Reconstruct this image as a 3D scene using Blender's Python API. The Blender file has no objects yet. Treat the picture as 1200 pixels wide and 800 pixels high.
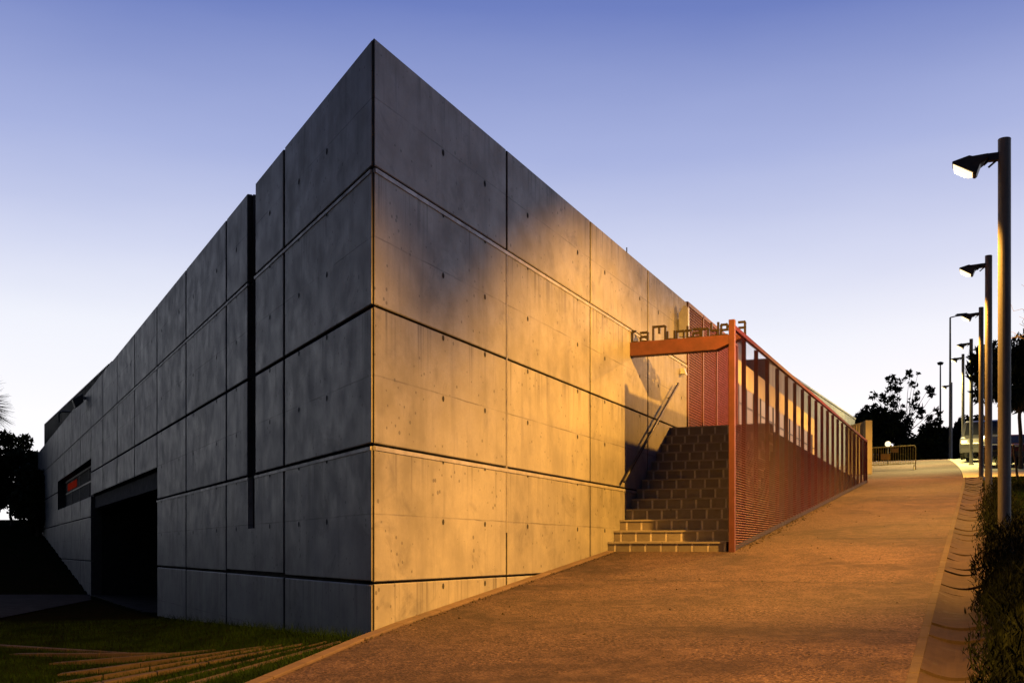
import bpy, bmesh, math, random
import numpy as np
from mathutils import Vector, Matrix
rad = math.radians
sc = bpy.context.scene
COL = sc.collection

# ------------------------------------------------------------------ camera
cam_d = bpy.data.cameras.new('camera')
cam_d.sensor_width = 36.0
cam_d.lens = 36.0 * 1265 / 1200
cam_d.shift_y = 245 / 1200
cam_d.clip_start = 0.1
cam_d.clip_end = 3000
cam = bpy.data.objects.new('camera', cam_d)
cam.location = (0, 0, 0)
cam.rotation_euler = (rad(90), 0, 0)
COL.objects.link(cam)
sc.camera = cam

# ------------------------------------------------------------------ sky, sun, exposure
sc.view_settings.view_transform = 'Standard'
sc.view_settings.look = 'None'
sc.view_settings.exposure = 0.0
sc.view_settings.gamma = 1.0
sc.view_settings.use_curve_mapping = False
SUN_EL, SUN_AZ = 1.5, 25.0           # dusk: the sun is about to set behind the building, right of the view axis
w = bpy.data.worlds.new('World')
sc.world = w
w.use_nodes = True
nt = w.node_tree
nt.nodes.clear()
def wn(t, **k):
    n = nt.nodes.new(t)
    for a, b in k.items():
        setattr(n, a, b)
    return n
out = wn('ShaderNodeOutputWorld'); bg = wn('ShaderNodeBackground')
tc = wn('ShaderNodeTexCoord'); sep = wn('ShaderNodeSeparateXYZ')
nt.links.new(tc.outputs['Generated'], sep.inputs[0])
def ramp(els, facx):
    r = wn('ShaderNodeValToRGB')
    e = r.color_ramp.elements
    while len(e) < len(els):
        e.new(0.5)
    for i, (p, c) in enumerate(els):
        e[i].position = p; e[i].color = (*c, 1)
    nt.links.new(facx, r.inputs[0])
    return r
# the bright dusk side of the dome (towards the set sun) and the dim side behind the camera
hz = wn('ShaderNodeTexNoise'); hz.inputs['Scale'].default_value = 2.2; hz.inputs['Detail'].default_value = 5
hzm = wn('ShaderNodeMapping'); hzm.inputs['Scale'].default_value = (1, 1, 4.0)
nt.links.new(tc.outputs['Generated'], hzm.inputs[0]); nt.links.new(hzm.outputs[0], hz.inputs['Vector'])
hma = wn('ShaderNodeMath', operation='MULTIPLY_ADD'); hma.inputs[1].default_value = 0.05
nt.links.new(hz.outputs[0], hma.inputs[0])
hsub = wn('ShaderNodeMath', operation='SUBTRACT'); hsub.inputs[1].default_value = 0.025
nt.links.new(sep.outputs['Z'], hsub.inputs[0]); nt.links.new(hsub.outputs[0], hma.inputs[2])
front = ramp([(0.0, (1.04, 1.02, 1.02)), (0.12, (0.99, 0.98, 1.02)), (0.19, (0.87, 0.89, 0.98)), (0.26, (0.64, 0.68, 0.88)),
              (0.34, (0.385, 0.445, 0.74)), (0.45, (0.15, 0.21, 0.53)), (0.65, (0.05, 0.08, 0.27)), (1.0, (0.03, 0.05, 0.16))], hma.outputs[0])
back = ramp([(0.0, (0.042, 0.049, 0.048)), (0.2, (0.044, 0.052, 0.060)), (0.5, (0.035, 0.047, 0.09)), (1.0, (0.03, 0.05, 0.16))], sep.outputs['Z'])
dot = wn('ShaderNodeVectorMath', operation='DOT_PRODUCT')
nt.links.new(tc.outputs['Generated'], dot.inputs[0])
dot.inputs[1].default_value = (math.sin(rad(SUN_AZ)), math.cos(rad(SUN_AZ)), 0)
mr = wn('ShaderNodeMapRange', interpolation_type='SMOOTHSTEP')
mr.inputs['From Min'].default_value = -0.08; mr.inputs['From Max'].default_value = 0.60
nt.links.new(dot.outputs['Value'], mr.inputs['Value'])
mix = wn('ShaderNodeMix', data_type='RGBA')
nt.links.new(mr.outputs[0], mix.inputs[0])
nt.links.new(back.outputs[0], mix.inputs[6]); nt.links.new(front.outputs[0], mix.inputs[7])
sky = wn('ShaderNodeTexSky', sky_type='NISHITA', sun_disc=False)
sky.sun_elevation = rad(SUN_EL); sky.sun_rotation = rad(SUN_AZ)
skm = wn('ShaderNodeMix', data_type='RGBA', blend_type='ADD')
skm.inputs[0].default_value = 0.006
nt.links.new(mix.outputs[2], skm.inputs[6]); nt.links.new(sky.outputs[0], skm.inputs[7])
nt.links.new(skm.outputs[2], bg.inputs[0])
bg.inputs[1].default_value = 1.0
nt.links.new(bg.outputs[0], out.inputs[0])

sun_d = bpy.data.lights.new('sun', 'SUN')
sun_d.energy = 0.12; sun_d.angle = rad(6); sun_d.color = (1.0, 0.72, 0.55)
sun = bpy.data.objects.new('sun', sun_d)
# lamp looks along -Z: aim it from the sun's direction
sv = Vector((math.sin(rad(SUN_AZ)) * math.cos(rad(SUN_EL)), math.cos(rad(SUN_AZ)) * math.cos(rad(SUN_EL)), math.sin(rad(SUN_EL))))
sun.rotation_euler = sv.to_track_quat('Z', 'Y').to_euler()
sun.location = (30, 60, 20)
COL.objects.link(sun)

LAMP_W = 7200.0                      # watts of each street lamp
LAMP_COL = (1.0, 0.435, 0.055)

# ------------------------------------------------------------------ frames of the building (metres, eye at z = 0)
def unit(x, y):
    l = math.hypot(x, y); return np.array([x / l, y / l])
C0 = np.array([-1.4954, 11.6411])            # the sharp corner
R = unit(548 / 1265, 1.0); N = np.array([R[1], -R[0]])      # along / out of the lit wall
L = unit(-648 / 1265, 1.0); M = np.array([-L[1], L[0]])     # along / out of the shaded wall
def pr(u, v, z):
    p = C0 + R * u + N * v
    return (p[0], p[1], z)
def pl(a, b, z):
    p = C0 + L * a + M * b
    return (p[0], p[1], z)
def pw(x, y, z):
    return (x, y, z)
def uv_of(x, y):
    p = np.array([x, y]) - C0
    return float(p @ R), float(p @ N)
def ab_of(x, y):
    p = np.array([x, y]) - C0
    return float(p @ L), float(p @ M)
ZT, J1, J2, J3, J4 = 5.55, 4.15, 2.65, 1.15, -0.35

# ------------------------------------------------------------------ ground heights
def smooth(t):
    t = min(1.0, max(0.0, t)); return t * t * (3 - 2 * t)
def ramp_z(u):
    if u < -12:
        return -2.184
    if u < 56:
        return -0.9 + 0.107 * u
    t = min(u - 56, 24)
    return 5.092 + 0.107 * t - 0.107 * t * t / 48 * 1.15
def kerb_v(u):
    return 0.0 if u >= 0 else -0.095 * u
def left_z(x, y):
    p = 0.1617 * x + 0.0407 * y - 1.1619
    z = max(p, -1.5) if p > -1.4 else -1.5 + 0.05 * math.exp((p + 1.4) * 4)*2
    z = min(z, -0.85)
    if y > 37:
        z = max(z, -1.5 + 0.118 * (min(y, 66) - 37))
    return z
def ground_z(x, y):
    u, v = uv_of(x, y); a, b = ab_of(x, y)
    if y < -6:
        return -2.2
    if u < 0 and v < kerb_v(u):
        z = left_z(x, y)
        return z
    if u >= 0 and v < 0:
        if b < -0.35 and a > 0:
            return left_z(x, y) - 0.15 * smooth(-b / 0.6)
        return left_z(x, y)
    return ramp_z(u)

# ------------------------------------------------------------------ mesh helper
class MB:
    def __init__(s):
        s.v = []; s.f = []; s.m = []
    def quad(s, pts, mi=0):
        i = len(s.v); s.v += [tuple(map(float, p)) for p in pts]
        s.f.append(tuple(range(i, i + len(pts)))); s.m.append(mi)
    def hexa(s, p, mi=0):
        """eight points: bottom four anticlockwise, then top four"""
        i = len(s.v); s.v += [tuple(map(float, q)) for q in p]
        for f in ((3, 2, 1, 0), (4, 5, 6, 7), (0, 1, 5, 4), (1, 2, 6, 5), (2, 3, 7, 6), (3, 0, 4, 7)):
            s.f.append(tuple(i + k for k in f)); s.m.append(mi)
    def box(s, F, u0, u1, v0, v1, z0, z1, mi=0):
        s.hexa([F(u0, v0, z0), F(u1, v0, z0), F(u1, v1, z0), F(u0, v1, z0),
                F(u0, v0, z1), F(u1, v0, z1), F(u1, v1, z1), F(u0, v1, z1)], mi)
    def tube(s, a, b, r0, r1=None, n=10, mi=0, caps=True):
        r1 = r0 if r1 is None else r1
        a = Vector(a); b = Vector(b); d = (b - a).normalized()
        t = Vector((0, 0, 1)) if abs(d.z) < 0.9 else Vector((1, 0, 0))
        e1 = d.cross(t).normalized(); e2 = d.cross(e1)
        i = len(s.v)
        for c, r in ((a, r0), (b, r1)):
            for k in range(n):
                q = 2 * math.pi * k / n
                s.v.append(tuple(c + e1 * (r * math.cos(q)) + e2 * (r * math.sin(q))))
        for k in range(n):
            s.f.append((i + k, i + (k + 1) % n, i + n + (k + 1) % n, i + n + k)); s.m.append(mi)
        if caps:
            s.f.append(tuple(i + k for k in range(n))[::-1]); s.m.append(mi)
            s.f.append(tuple(i + n + k for k in range(n))); s.m.append(mi)
    def path(s, pts, r, n=8, mi=0):
        for a, b in zip(pts[:-1], pts[1:]):
            s.tube(a, b, r, n=n, mi=mi)
    def prism(s, outline, dvec, mi=0):
        """closed outline (list of 3D points, planar) pushed along dvec"""
        n = len(outline); i = len(s.v)
        s.v += [tuple(map(float, p)) for p in outline]
        s.v += [tuple(float(p[k] + dvec[k]) for k in range(3)) for p in outline]
        s.f.append(tuple(range(i, i + n))[::-1]); s.m.append(mi)
        s.f.append(tuple(range(i + n, i + 2 * n))); s.m.append(mi)
        for k in range(n):
            s.f.append((i + k, i + (k + 1) % n, i + n + (k + 1) % n, i + n + k)); s.m.append(mi)
    def build(s, name, mats, parent=None, smooth_=False, bevel=0):
        me = bpy.data.meshes.new(name)
        me.from_pydata(s.v, [], s.f)
        if not isinstance(mats, (list, tuple)):
            mats = [mats]
        for m in mats:
            me.materials.append(m)
        if len(mats) > 1:
            me.polygons.foreach_set('material_index', s.m)
        bm = bmesh.new(); bm.from_mesh(me)
        bmesh.ops.recalc_face_normals(bm, faces=bm.faces)
        bm.to_mesh(me); bm.free()
        if smooth_:
            me.polygons.foreach_set('use_smooth', [True] * len(me.polygons))
        me.update()
        o = bpy.data.objects.new(name, me)
        COL.objects.link(o)
        if parent is not None:
            o.parent = parent
            o.matrix_parent_inverse = Matrix.Translation(-parent.location)
        if bevel:
            b = o.modifiers.new('bevel', 'BEVEL'); b.width = bevel; b.segments = 2; b.limit_method = 'ANGLE'
        return o
def tag(o, label=None, cat=None, group=None, kind=None):
    if label: o['label'] = label
    if cat: o['category'] = cat
    if group: o['group'] = group
    if kind: o['kind'] = kind
    return o
def empty(name, loc, label, cat, group=None):
    o = bpy.data.objects.new(name, None)
    o.location = loc; o.empty_display_size = 0.2
    COL.objects.link(o)
    return tag(o, label, cat, group)
def fast_mesh(name, V, F4, mat, parent=None, smooth_=False):
    me = bpy.data.meshes.new(name)
    V = np.asarray(V, dtype=np.float32); F4 = np.asarray(F4, dtype=np.int32)
    k = F4.shape[1]
    me.vertices.add(len(V)); me.vertices.foreach_set('co', V.ravel())
    me.loops.add(F4.size); me.loops.foreach_set('vertex_index', F4.ravel())
    me.polygons.add(len(F4))
    me.polygons.foreach_set('loop_start', np.arange(0, F4.size, k, dtype=np.int32))
    me.polygons.foreach_set('loop_total', np.full(len(F4), k, dtype=np.int32))
    me.update(calc_edges=True); me.validate()
    for m in (mat if isinstance(mat, (list, tuple)) else [mat]):
        me.materials.append(m)
    if smooth_:
        me.polygons.foreach_set('use_smooth', [True] * len(me.polygons))
    o = bpy.data.objects.new(name, me); COL.objects.link(o)
    if parent is not None:
        o.parent = parent
        o.matrix_parent_inverse = Matrix.Translation(-parent.location)
    return o

# ------------------------------------------------------------------ materials
class NM:
    def __init__(s, name):
        s.mat = bpy.data.materials.new(name); s.mat.use_nodes = True
        s.t = s.mat.node_tree; s.t.nodes.clear()
        s.out = s.n('ShaderNodeOutputMaterial'); s.b = s.n('ShaderNodeBsdfPrincipled')
        s.l(s.b.outputs[0], s.out.inputs[0])
        s.geo = s.n('ShaderNodeNewGeometry')
    def n(s, t, **k):
        n = s.t.nodes.new(t)
        for a, b in k.items(): setattr(n, a, b)
        return n
    def l(s, a, b): s.t.links.new(a, b)
    def pos(s, sx=1, sy=1, sz=1, rz=0):
        m = s.n('ShaderNodeMapping'); m.inputs['Scale'].default_value = (sx, sy, sz); m.inputs['Rotation'].default_value = (0, 0, rz)
        s.l(s.geo.outputs['Position'], m.inputs[0]); return m.outputs[0]
    def noise(s, scale, detail=4, rough=0.55, vec=None, dist=0):
        n = s.n('ShaderNodeTexNoise'); n.inputs['Scale'].default_value = scale; n.inputs['Detail'].default_value = detail
        n.inputs['Roughness'].default_value = rough; n.inputs['Distortion'].default_value = dist
        s.l(vec if vec is not None else s.geo.outputs['Position'], n.inputs['Vector']); return n.outputs[0]
    def rng(s, x, a, b, c=0.0, d=1.0):
        m = s.n('ShaderNodeMapRange'); m.inputs['From Min'].default_value = a; m.inputs['From Max'].default_value = b
        m.inputs['To Min'].default_value = c; m.inputs['To Max'].default_value = d
        s.l(x, m.inputs[0]); return m.outputs[0]
    def mix(s, fac, a, b, blend='MIX'):
        m = s.n('ShaderNodeMix', data_type='RGBA', blend_type=blend)
        for i, q in ((0, fac), (6, a), (7, b)):
            if isinstance(q, (int, float)): m.inputs[i].default_value = q if i == 0 else (q, q, q, 1)
            elif isinstance(q, tuple): m.inputs[i].default_value = (*q, 1)
            else: s.l(q, m.inputs[i])
        return m.outputs[2]
    def math(s, op, a, b=None):
        m = s.n('ShaderNodeMath', operation=op)
        for i, q in enumerate((a, b)):
            if q is None: continue
            if isinstance(q, (int, float)): m.inputs[i].default_value = q
            else: s.l(q, m.inputs[i])
        return m.outputs[0]
    def bump(s, h, strength=0.3, dist=0.02):
        b = s.n('ShaderNodeBump'); b.inputs['Strength'].default_value = strength; b.inputs['Distance'].default_value = dist
        s.l(h, b.inputs['Height']); s.l(b.outputs[0], s.b.inputs['Normal']); return b
    def base(s, c):
        if isinstance(c, tuple): s.b.inputs['Base Color'].default_value = (*c, 1)
        else: s.l(c, s.b.inputs['Base Color'])
    def rough(s, r):
        if isinstance(r, (int, float)): s.b.inputs['Roughness'].default_value = r
        else: s.l(r, s.b.inputs['Roughness'])

def mat_concrete(name, col=(0.315, 0.31, 0.30), line=True, stain=1.0):
    m = NM(name)
    r = m.geo.outputs['Random Per Island']
    big = m.noise(0.55, 5, 0.6, dist=0.5)
    cloud = m.noise(2.3, 6, 0.62)
    streak = m.noise(2.6, 5, 0.6, vec=m.pos(1.6, 1.6, 0.16))
    fine = m.noise(28, 6, 0.7)
    c = m.mix(m.rng(r, 0, 1, 0, 0.8), col, tuple(q * 0.68 for q in col))
    c = m.mix(m.rng(big, 0.40, 0.66, 0, 0.75 * stain), c, tuple(q * 0.42 for q in col))
    c = m.mix(m.rng(cloud, 0.4, 0.75, 0, 0.5 * stain), c, (col[0] * 1.28, col[1] * 1.25, col[2] * 1.18))
    c = m.mix(m.rng(streak, 0.52, 0.72, 0, 0.62 * stain), c, tuple(q * 0.45 for q in col))
    c = m.mix(m.rng(fine, 0.3, 0.7, 0, 0.34), c, tuple(q * 0.6 for q in col))
    # dark weathering patches with ragged edges
    pat = m.noise(1.1, 7, 0.68, dist=1.2)
    c = m.mix(m.rng(pat, 0.56, 0.70, 0, 0.55 * stain), c, (0.085, 0.083, 0.085))
    # air pores
    v = m.n('ShaderNodeTexVoronoi'); v.inputs['Scale'].default_value = 7.5; m.l(m.geo.outputs['Position'], v.inputs['Vector'])
    pm = m.noise(1.6, 3)
    thr = m.rng(pm, 0.42, 0.68, 0.05, 0.20)
    pore = m.math('LESS_THAN', v.outputs['Distance'], thr)
    c = m.mix(m.math('MULTIPLY', pore, 0.6), c, (0.05, 0.048, 0.046))
    h = m.math('SUBTRACT', m.math('ADD', m.math('MULTIPLY', fine, 0.35), m.math('MULTIPLY', cloud, 0.8)), m.math('MULTIPLY', pore, 0.6))
    if line:
        # construction line of the shuttering, half way up every course
        sp = m.n('ShaderNodeSeparateXYZ'); m.l(m.geo.outputs['Position'], sp.inputs[0])
        wob = m.math('MULTIPLY', m.math('SUBTRACT', m.noise(3.0, 2), 0.5), 0.02)
        z = m.math('ADD', m.math('ADD', sp.outputs['Z'], wob), 7.85)      # joints at .. -0.35, 1.15 ..
        fr = m.math('FRACT', m.math('DIVIDE', z, 1.5))
        ln = m.math('LESS_THAN', m.math('ABSOLUTE', m.math('SUBTRACT', fr, 0.5)), 0.0055)
        br = m.rng(m.noise(1.3, 3), 0.4, 0.6, 0.15, 0.8)
        ln = m.math('MULTIPLY', ln, br)
        below = m.rng(fr, 0.55, 1.0, 0, 1)
        drip = m.noise(4.5, 5, 0.62, vec=m.pos(2.2, 2.2, 0.05))
        dr = m.math('MULTIPLY', below, m.rng(drip, 0.54, 0.64, 0, 0.75))
        c = m.mix(dr, c, (0.075, 0.072, 0.070))
        c = m.mix(ln, c, (0.10, 0.095, 0.09))
        h = m.math('SUBTRACT', h, m.math('MULTIPLY', ln, 0.6))
    m.base(c); m.rough(m.rng(cloud, 0.3, 0.75, 0.60, 0.40) if line else 0.85); m.bump(h, 0.32, 0.010)
    m.b.inputs['Specular IOR Level'].default_value = 0.36 if line else 0.15
    return m.mat
def mat_plain(name, col, rough=0.6, metal=0.0, var=0.3, scale=6.0, bump=0.0, spec=0.5, stretch=1.0):
    m = NM(name)
    n1 = m.noise(scale, 5, 0.6, vec=m.pos(1, 1, stretch)); n2 = m.noise(scale * 7, 4, 0.6)
    c = m.mix(m.rng(n1, 0.35, 0.7, 0, 1), tuple(q * (1 + var * 0.4) for q in col), tuple(q * (1 - var) for q in col))
    c = m.mix(m.rng(n2, 0.4, 0.75, 0, var), c, tuple(q * 0.6 for q in col))
    m.base(c); m.rough(m.rng(n1, 0.3, 0.7, max(0.02, rough - 0.08), min(1, rough + 0.1)))
    m.b.inputs['Metallic'].default_value = metal
    m.b.inputs['Specular IOR Level'].default_value = spec
    if bump: m.bump(n2, bump, 0.01)
    return m.mat
def mat_emit(name, col, strength):
    m = NM(name); m.base((0.02, 0.02, 0.02))
    m.b.inputs['Emission Color'].default_value = (*col, 1); m.b.inputs['Emission Strength'].default_value = strength
    return m.mat
def mat_leaf(name, c1, c2):
    m = NM(name)
    r = m.geo.outputs['Random Per Island']
    c = m.mix(r, c1, c2); c = m.mix(m.rng(m.noise(1.5, 3), 0.4, 0.65), c, tuple(q * 0.55 for q in c1))
    m.base(c); m.rough(0.8); m.b.inputs['Specular IOR Level'].default_value = 0.06
    return m.mat
def mat_path():
    m = NM('washed_aggregate')
    v = m.n('ShaderNodeTexVoronoi'); v.inputs['Scale'].default_value = 50.0; m.l(m.geo.outputs['Position'], v.inputs['Vector'])
    big = m.noise(0.26, 7, 0.66, dist=0.8); mid = m.noise(3.5, 6, 0.65); fine = m.noise(60, 4, 0.7)
    sand = m.noise(28, 7, 0.85)
    c = m.mix(m.rng(v.outputs['Color'], 0.1, 0.9), (0.017, 0.0105, 0.0095), (0.185, 0.124, 0.110))
    c = m.mix(m.rng(sand, 0.43, 0.57, 0, 0.85), c, (0.024, 0.014, 0.012))
    c = m.mix(m.rng(big, 0.44, 0.58, 0.0, 0.80), c, (0.026, 0.018, 0.0165))
    c = m.mix(m.rng(mid, 0.5, 0.75, 0, 0.45), c, (0.14, 0.094, 0.084))
    # tyre scuffs, long across the slope
    sc_ = m.noise(1.0, 5, 0.7, vec=m.pos(0.35, 5.0, 5.0, rad(-8)))
    c = m.mix(m.rng(sc_, 0.58, 0.70, 0, 0.35), c, (0.15, 0.10, 0.088))
    m.base(c); m.rough(0.85); m.b.inputs['Specular IOR Level'].default_value = 0.25
    h = m.math('ADD', m.math('MULTIPLY', v.outputs['Distance'], 1.2), m.math('MULTIPLY', sand, 0.9))
    m.bump(m.math('ADD', h, m.math('MULTIPLY', fine, 0.3)), 0.55, 0.010)
    return m.mat
def mat_ground():
    m = NM('lawn_soil')
    n1 = m.noise(1.2, 5); n2 = m.noise(14, 5, 0.7)
    c = m.mix(m.rng(n1, 0.4, 0.65), (0.010, 0.014, 0.005), (0.016, 0.013, 0.008))
    c = m.mix(m.rng(n2, 0.4, 0.7, 0, 0.7), c, (0.012, 0.015, 0.006))
    m.base(c); m.rough(0.95); m.bump(n2, 0.8, 0.05); m.b.inputs['Specular IOR Level'].default_value = 0.0
    return m.mat
def mat_block():
    """stair riser of split-faced blocks with pale mortar, in the object's own u/z metres"""
    m = NM('stair_block')
    tcn = m.n('ShaderNodeTexCoord')
    sp = m.n('ShaderNodeSeparateXYZ'); m.l(tcn.outputs['Object'], sp.inputs[0])
    cb = m.n('ShaderNodeCombineXYZ')
    # object space: x = out of the wall, z = up
    m.l(sp.outputs['X'], cb.inputs[0]); m.l(sp.outputs['Z'], cb.inputs[1])
    br = m.n('ShaderNodeTexBrick'); m.l(cb.outputs[0], br.inputs['Vector'])
    br.inputs['Color1'].default_value = (0.185, 0.165, 0.145, 1); br.inputs['Color2'].default_value = (0.255, 0.23, 0.20, 1)
    br.inputs['Mortar'].default_value = (0.52, 0.48, 0.42, 1)
    br.inputs['Scale'].default_value = 1.0; br.inputs['Mortar Size'].default_value = 0.024; br.inputs['Mortar Smooth'].default_value = 0.5
    br.inputs['Brick Width'].default_value = 0.275; br.inputs['Row Height'].default_value = 0.205; br.offset = 0.5
    n1 = m.noise(7, 5, 0.65); n2 = m.noise(40, 4)
    c = m.mix(m.rng(n1, 0.4, 0.7, 0, 0.5), br.outputs['Color'], (0.13, 0.105, 0.085))
    m.base(c); m.rough(0.85)
    m.bump(m.math('SUBTRACT', m.math('MULTIPLY', n2, 0.4), br.outputs['Fac']), 0.5, 0.012)
    return m.mat
CONC = mat_concrete('board_marked_concrete')
CONC_DARK = mat_plain('joint_shadow_concrete', (0.045, 0.042, 0.042), 0.9)
CONC_PLAIN = mat_concrete('plain_concrete', (0.30, 0.285, 0.265), line=False, stain=0.8)
CONC_PALE = mat_concrete('pale_concrete', (0.40, 0.39, 0.33), line=False, stain=0.6)
FACADE = mat_concrete('facade_render', (0.62, 0.56, 0.50), line=False, stain=0.5)
ALU = mat_plain('aluminium_strip', (0.36, 0.35, 0.35), 0.5, 0.2, 0.35, 5)
HOLE = mat_plain('tie_hole', (0.02, 0.02, 0.02), 0.9)
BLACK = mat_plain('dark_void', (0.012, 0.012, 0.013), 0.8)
RED = mat_plain('oxide_red_paint', (0.092, 0.0155, 0.0175), 0.6, 0.0, 0.3, 9, 0.1, spec=0.18)
ORANGE = mat_plain('oxide_orange_paint', (0.13, 0.045, 0.030), 0.5, 0.0, 0.28, 5, 0.05)
BRONZE = mat_plain('bronze_letter', (0.075, 0.058, 0.025), 0.4, 0.6, 0.3, 20)
GALV = mat_plain('galvanised_steel', (0.20, 0.20, 0.195), 0.55, 0.2, 0.4, 4, 0.05, stretch=0.2)
DKMETAL = mat_plain('dark_steel', (0.045, 0.045, 0.05), 0.45, 0.4, 0.3, 8)
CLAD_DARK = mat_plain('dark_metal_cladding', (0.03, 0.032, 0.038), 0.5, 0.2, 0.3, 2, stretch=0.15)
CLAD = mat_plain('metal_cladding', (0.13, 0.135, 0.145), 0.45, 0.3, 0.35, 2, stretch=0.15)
GREYMETAL = mat_plain('grey_sheet', (0.45, 0.46, 0.48), 0.4, 0.3, 0.2, 6)
PATH = mat_path()
SOIL = mat_ground()
BLOCK = mat_block()
TREAD = mat_concrete('stair_tread', (0.36, 0.335, 0.30), line=False, stain=0.7)
KERB_PALE = mat_concrete('pale_kerb', (0.17, 0.125, 0.10), line=False, stain=0.9)
KERB = mat_concrete('kerb_stone', (0.080, 0.063, 0.055), line=False, stain=0.9)
GUTTER = mat_concrete('gutter_stone', (0.052, 0.037, 0.031), line=False, stain=1.3)
PAVE = mat_concrete('pale_paving', (0.42, 0.43, 0.35), line=False, stain=0.5)
SLEEPER = mat_concrete('strip_stone', (0.11, 0.085, 0.072), line=False, stain=1.0)
DRIVE = mat_plain('asphalt', (0.018, 0.018, 0.020), 0.9, 0, 0.3, 3, 0.3, spec=0.04)
GLASSD = mat_plain('dark_glass', (0.010, 0.011, 0.013), 0.06, 0.0, 0.1, 2, spec=0.35)
GLOW_PANE = mat_emit('added_glow_glass', (1.0, 0.60, 0.36), 0.42)  # peach glow added to the panes to brighten the gaps in the fence
BARK = mat_plain('bark', (0.06, 0.045, 0.035), 0.9, 0, 0.5, 12, 0.6)
LEAF = mat_leaf('evergreen_leaf', (0.012, 0.019, 0.009), (0.024, 0.034, 0.014))
LEAF2 = mat_leaf('hedge_leaf', (0.004, 0.007, 0.003), (0.011, 0.015, 0.006))
GRASS = mat_leaf('grass_blade', (0.008, 0.025, 0.004), (0.020, 0.045, 0.008))
YELLOW = mat_plain('yellow_enamel', (0.42, 0.30, 0.06), 0.5, 0, 0.3, 9)
SIGNOR = mat_plain('orange_plate', (0.42, 0.22, 0.04), 0.5, 0, 0.2, 9)
LENS = mat_emit('lamp_lens', (1.0, 0.72, 0.36), 2.6)
BULB = mat_emit('lamp_bulb', (1.0, 0.86, 0.62), 14.0)
GLOBE = mat_emit('lamp_globe', (1.0, 0.80, 0.50), 1.6)
RED_REFLECTION = mat_emit('red_reflection_glow', (1.0, 0.06, 0.02), 0.07)  # red glow put into a panel, standing in for a reflection in the window
RED_REFLECTION.node_tree.nodes['Principled BSDF'].inputs['Specular IOR Level'].default_value = 0.0
GREENLIGHT = mat_emit('green_light', (0.1, 0.9, 0.3), 0.06)
VANPAINT = mat_plain('silver_car_paint', (0.045, 0.047, 0.053), 0.3, 0.2, 0.1, 3)
CARBLACK = mat_plain('black_car_paint', (0.025, 0.025, 0.028), 0.25, 0, 0.1, 3)
CARRED = mat_plain('wine_red_car_paint', (0.12, 0.018, 0.018), 0.25, 0, 0.1, 3)
TYRE = mat_plain('tyre_rubber', (0.018, 0.018, 0.018), 0.8)
HEADL = mat_plain('headlamp_glass', (0.7, 0.7, 0.68), 0.15)

rng = np.random.default_rng(7)
random.seed(11)

# ------------------------------------------------------------------ ground sheets
def axis(parts):
    o = []
    for a, b, s in parts:
        o += list(np.arange(a, b, s))
    o.append(parts[-1][1]); return np.array(o)
gx = axis([(-900, -200, 70), (-200, -40, 10), (-40, -24, 1.2), (-24, -14, 0.7), (-14, 12, 0.4), (12, 40, 1.5), (40, 200, 10), (200, 900, 70)])
gy = axis([(-300, -20, 40), (-20, 4, 3), (4, 26, 0.4), (26, 66, 0.8), (66, 80, 1.5), (80, 220, 10), (220, 1600, 100)])
V = np.array([(x, y, ground_z(x, y) - 0.03) for y in gy for x in gx])
nx = len(gx)
F = [(j * nx + i, j * nx + i + 1, (j + 1) * nx + i + 1, (j + 1) * nx + i) for j in range(len(gy) - 1) for i in range(nx - 1)]
tag(fast_mesh('ground', V, F, SOIL, smooth_=True), kind='structure')

def strip(name, us, left, right, mat, dz, nv=8, zfun=ramp_z):
    V = []; F = []
    for u in us:
        l_, r_ = left(u), right(u)
        for k in range(nv + 1):
            v = l_ + (r_ - l_) * k / nv
            x, y, _ = pr(u, v, 0)
            V.append((x, y, zfun(u) + dz))
    for i in range(len(us) - 1):
        for k in range(nv):
            a = i * (nv + 1) + k
            F.append((a, a + 1, a + nv + 2, a + nv + 1))
    return tag(fast_mesh(name, V, F, mat, smooth_=True), kind='structure')
def path_right(u):
    return 5.48 if u < 26 else 5.48 - 0.0011 * (u - 26) ** 2
us = np.concatenate([np.arange(-14, 56, 1.0), np.arange(56, 82, 1.5)])
strip('path', us, lambda u: (kerb_v(u) + 0.02 if u < 33 else max(-8.0, -1.5*(u-33))), path_right, PATH, 0.03)
# pale paving beyond the lawn at the top of the slope
strip('pavement', np.arange(34, 70, 1.0), lambda u: path_right(u) + 0.02, lambda u: 26.0, PAVE, 0.02)
# expansion joints of the path: narrow bitumen lines right across
def cross_line(u, v0, v1, wd=0.035):
    m = MB()
    n = 16; vs = np.linspace(v0, v1, n)
    for a, b in zip(vs[:-1], vs[1:]):
        m.quad([pr(u + 0.01 * math.sin(a * 3), a, ramp_z(u) + 0.034), pr(u + wd + 0.01 * math.sin(a * 3.), a, ramp_z(u + wd) + 0.034),
                pr(u + wd + 0.01 * math.sin(b * 3), b, ramp_z(u + wd) + 0.034), pr(u + 0.01 * math.sin(b * 3), b, ramp_z(u) + 0.034)])
    return tag(m.build('expansion_joint', BLACK), kind='structure')
for u, a, b in ((4.3, 0.4, 5.45), (10.2, 2.35, 5.45), (21.0, 2.35, 5.45), (27.5, 2.35, 5.45), (36, 0, 5.3)):
    cross_line(u, a, b, 0.018 if u < 5 else 0.05)
# kerb along the wall foot and on down the slope
m = MB()
uu = list(np.arange(-14, 7.9, 0.9)) + [7.9]
for a, b in zip(uu[:-1], uu[1:]):
    g = 0.006
    pts = []
    for zz in (-0.1, 0.055):
        for (q, wv) in ((a + g, 0.012), (b - g, 0.012), (b - g, 0.15), (a + g, 0.15)):
            pts.append(pr(q, kerb_v(q) + wv, ramp_z(q) + zz))
    m.hexa(pts)
tag(m.build('kerb', KERB_PALE, bevel=0.008), kind='structure')
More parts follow.
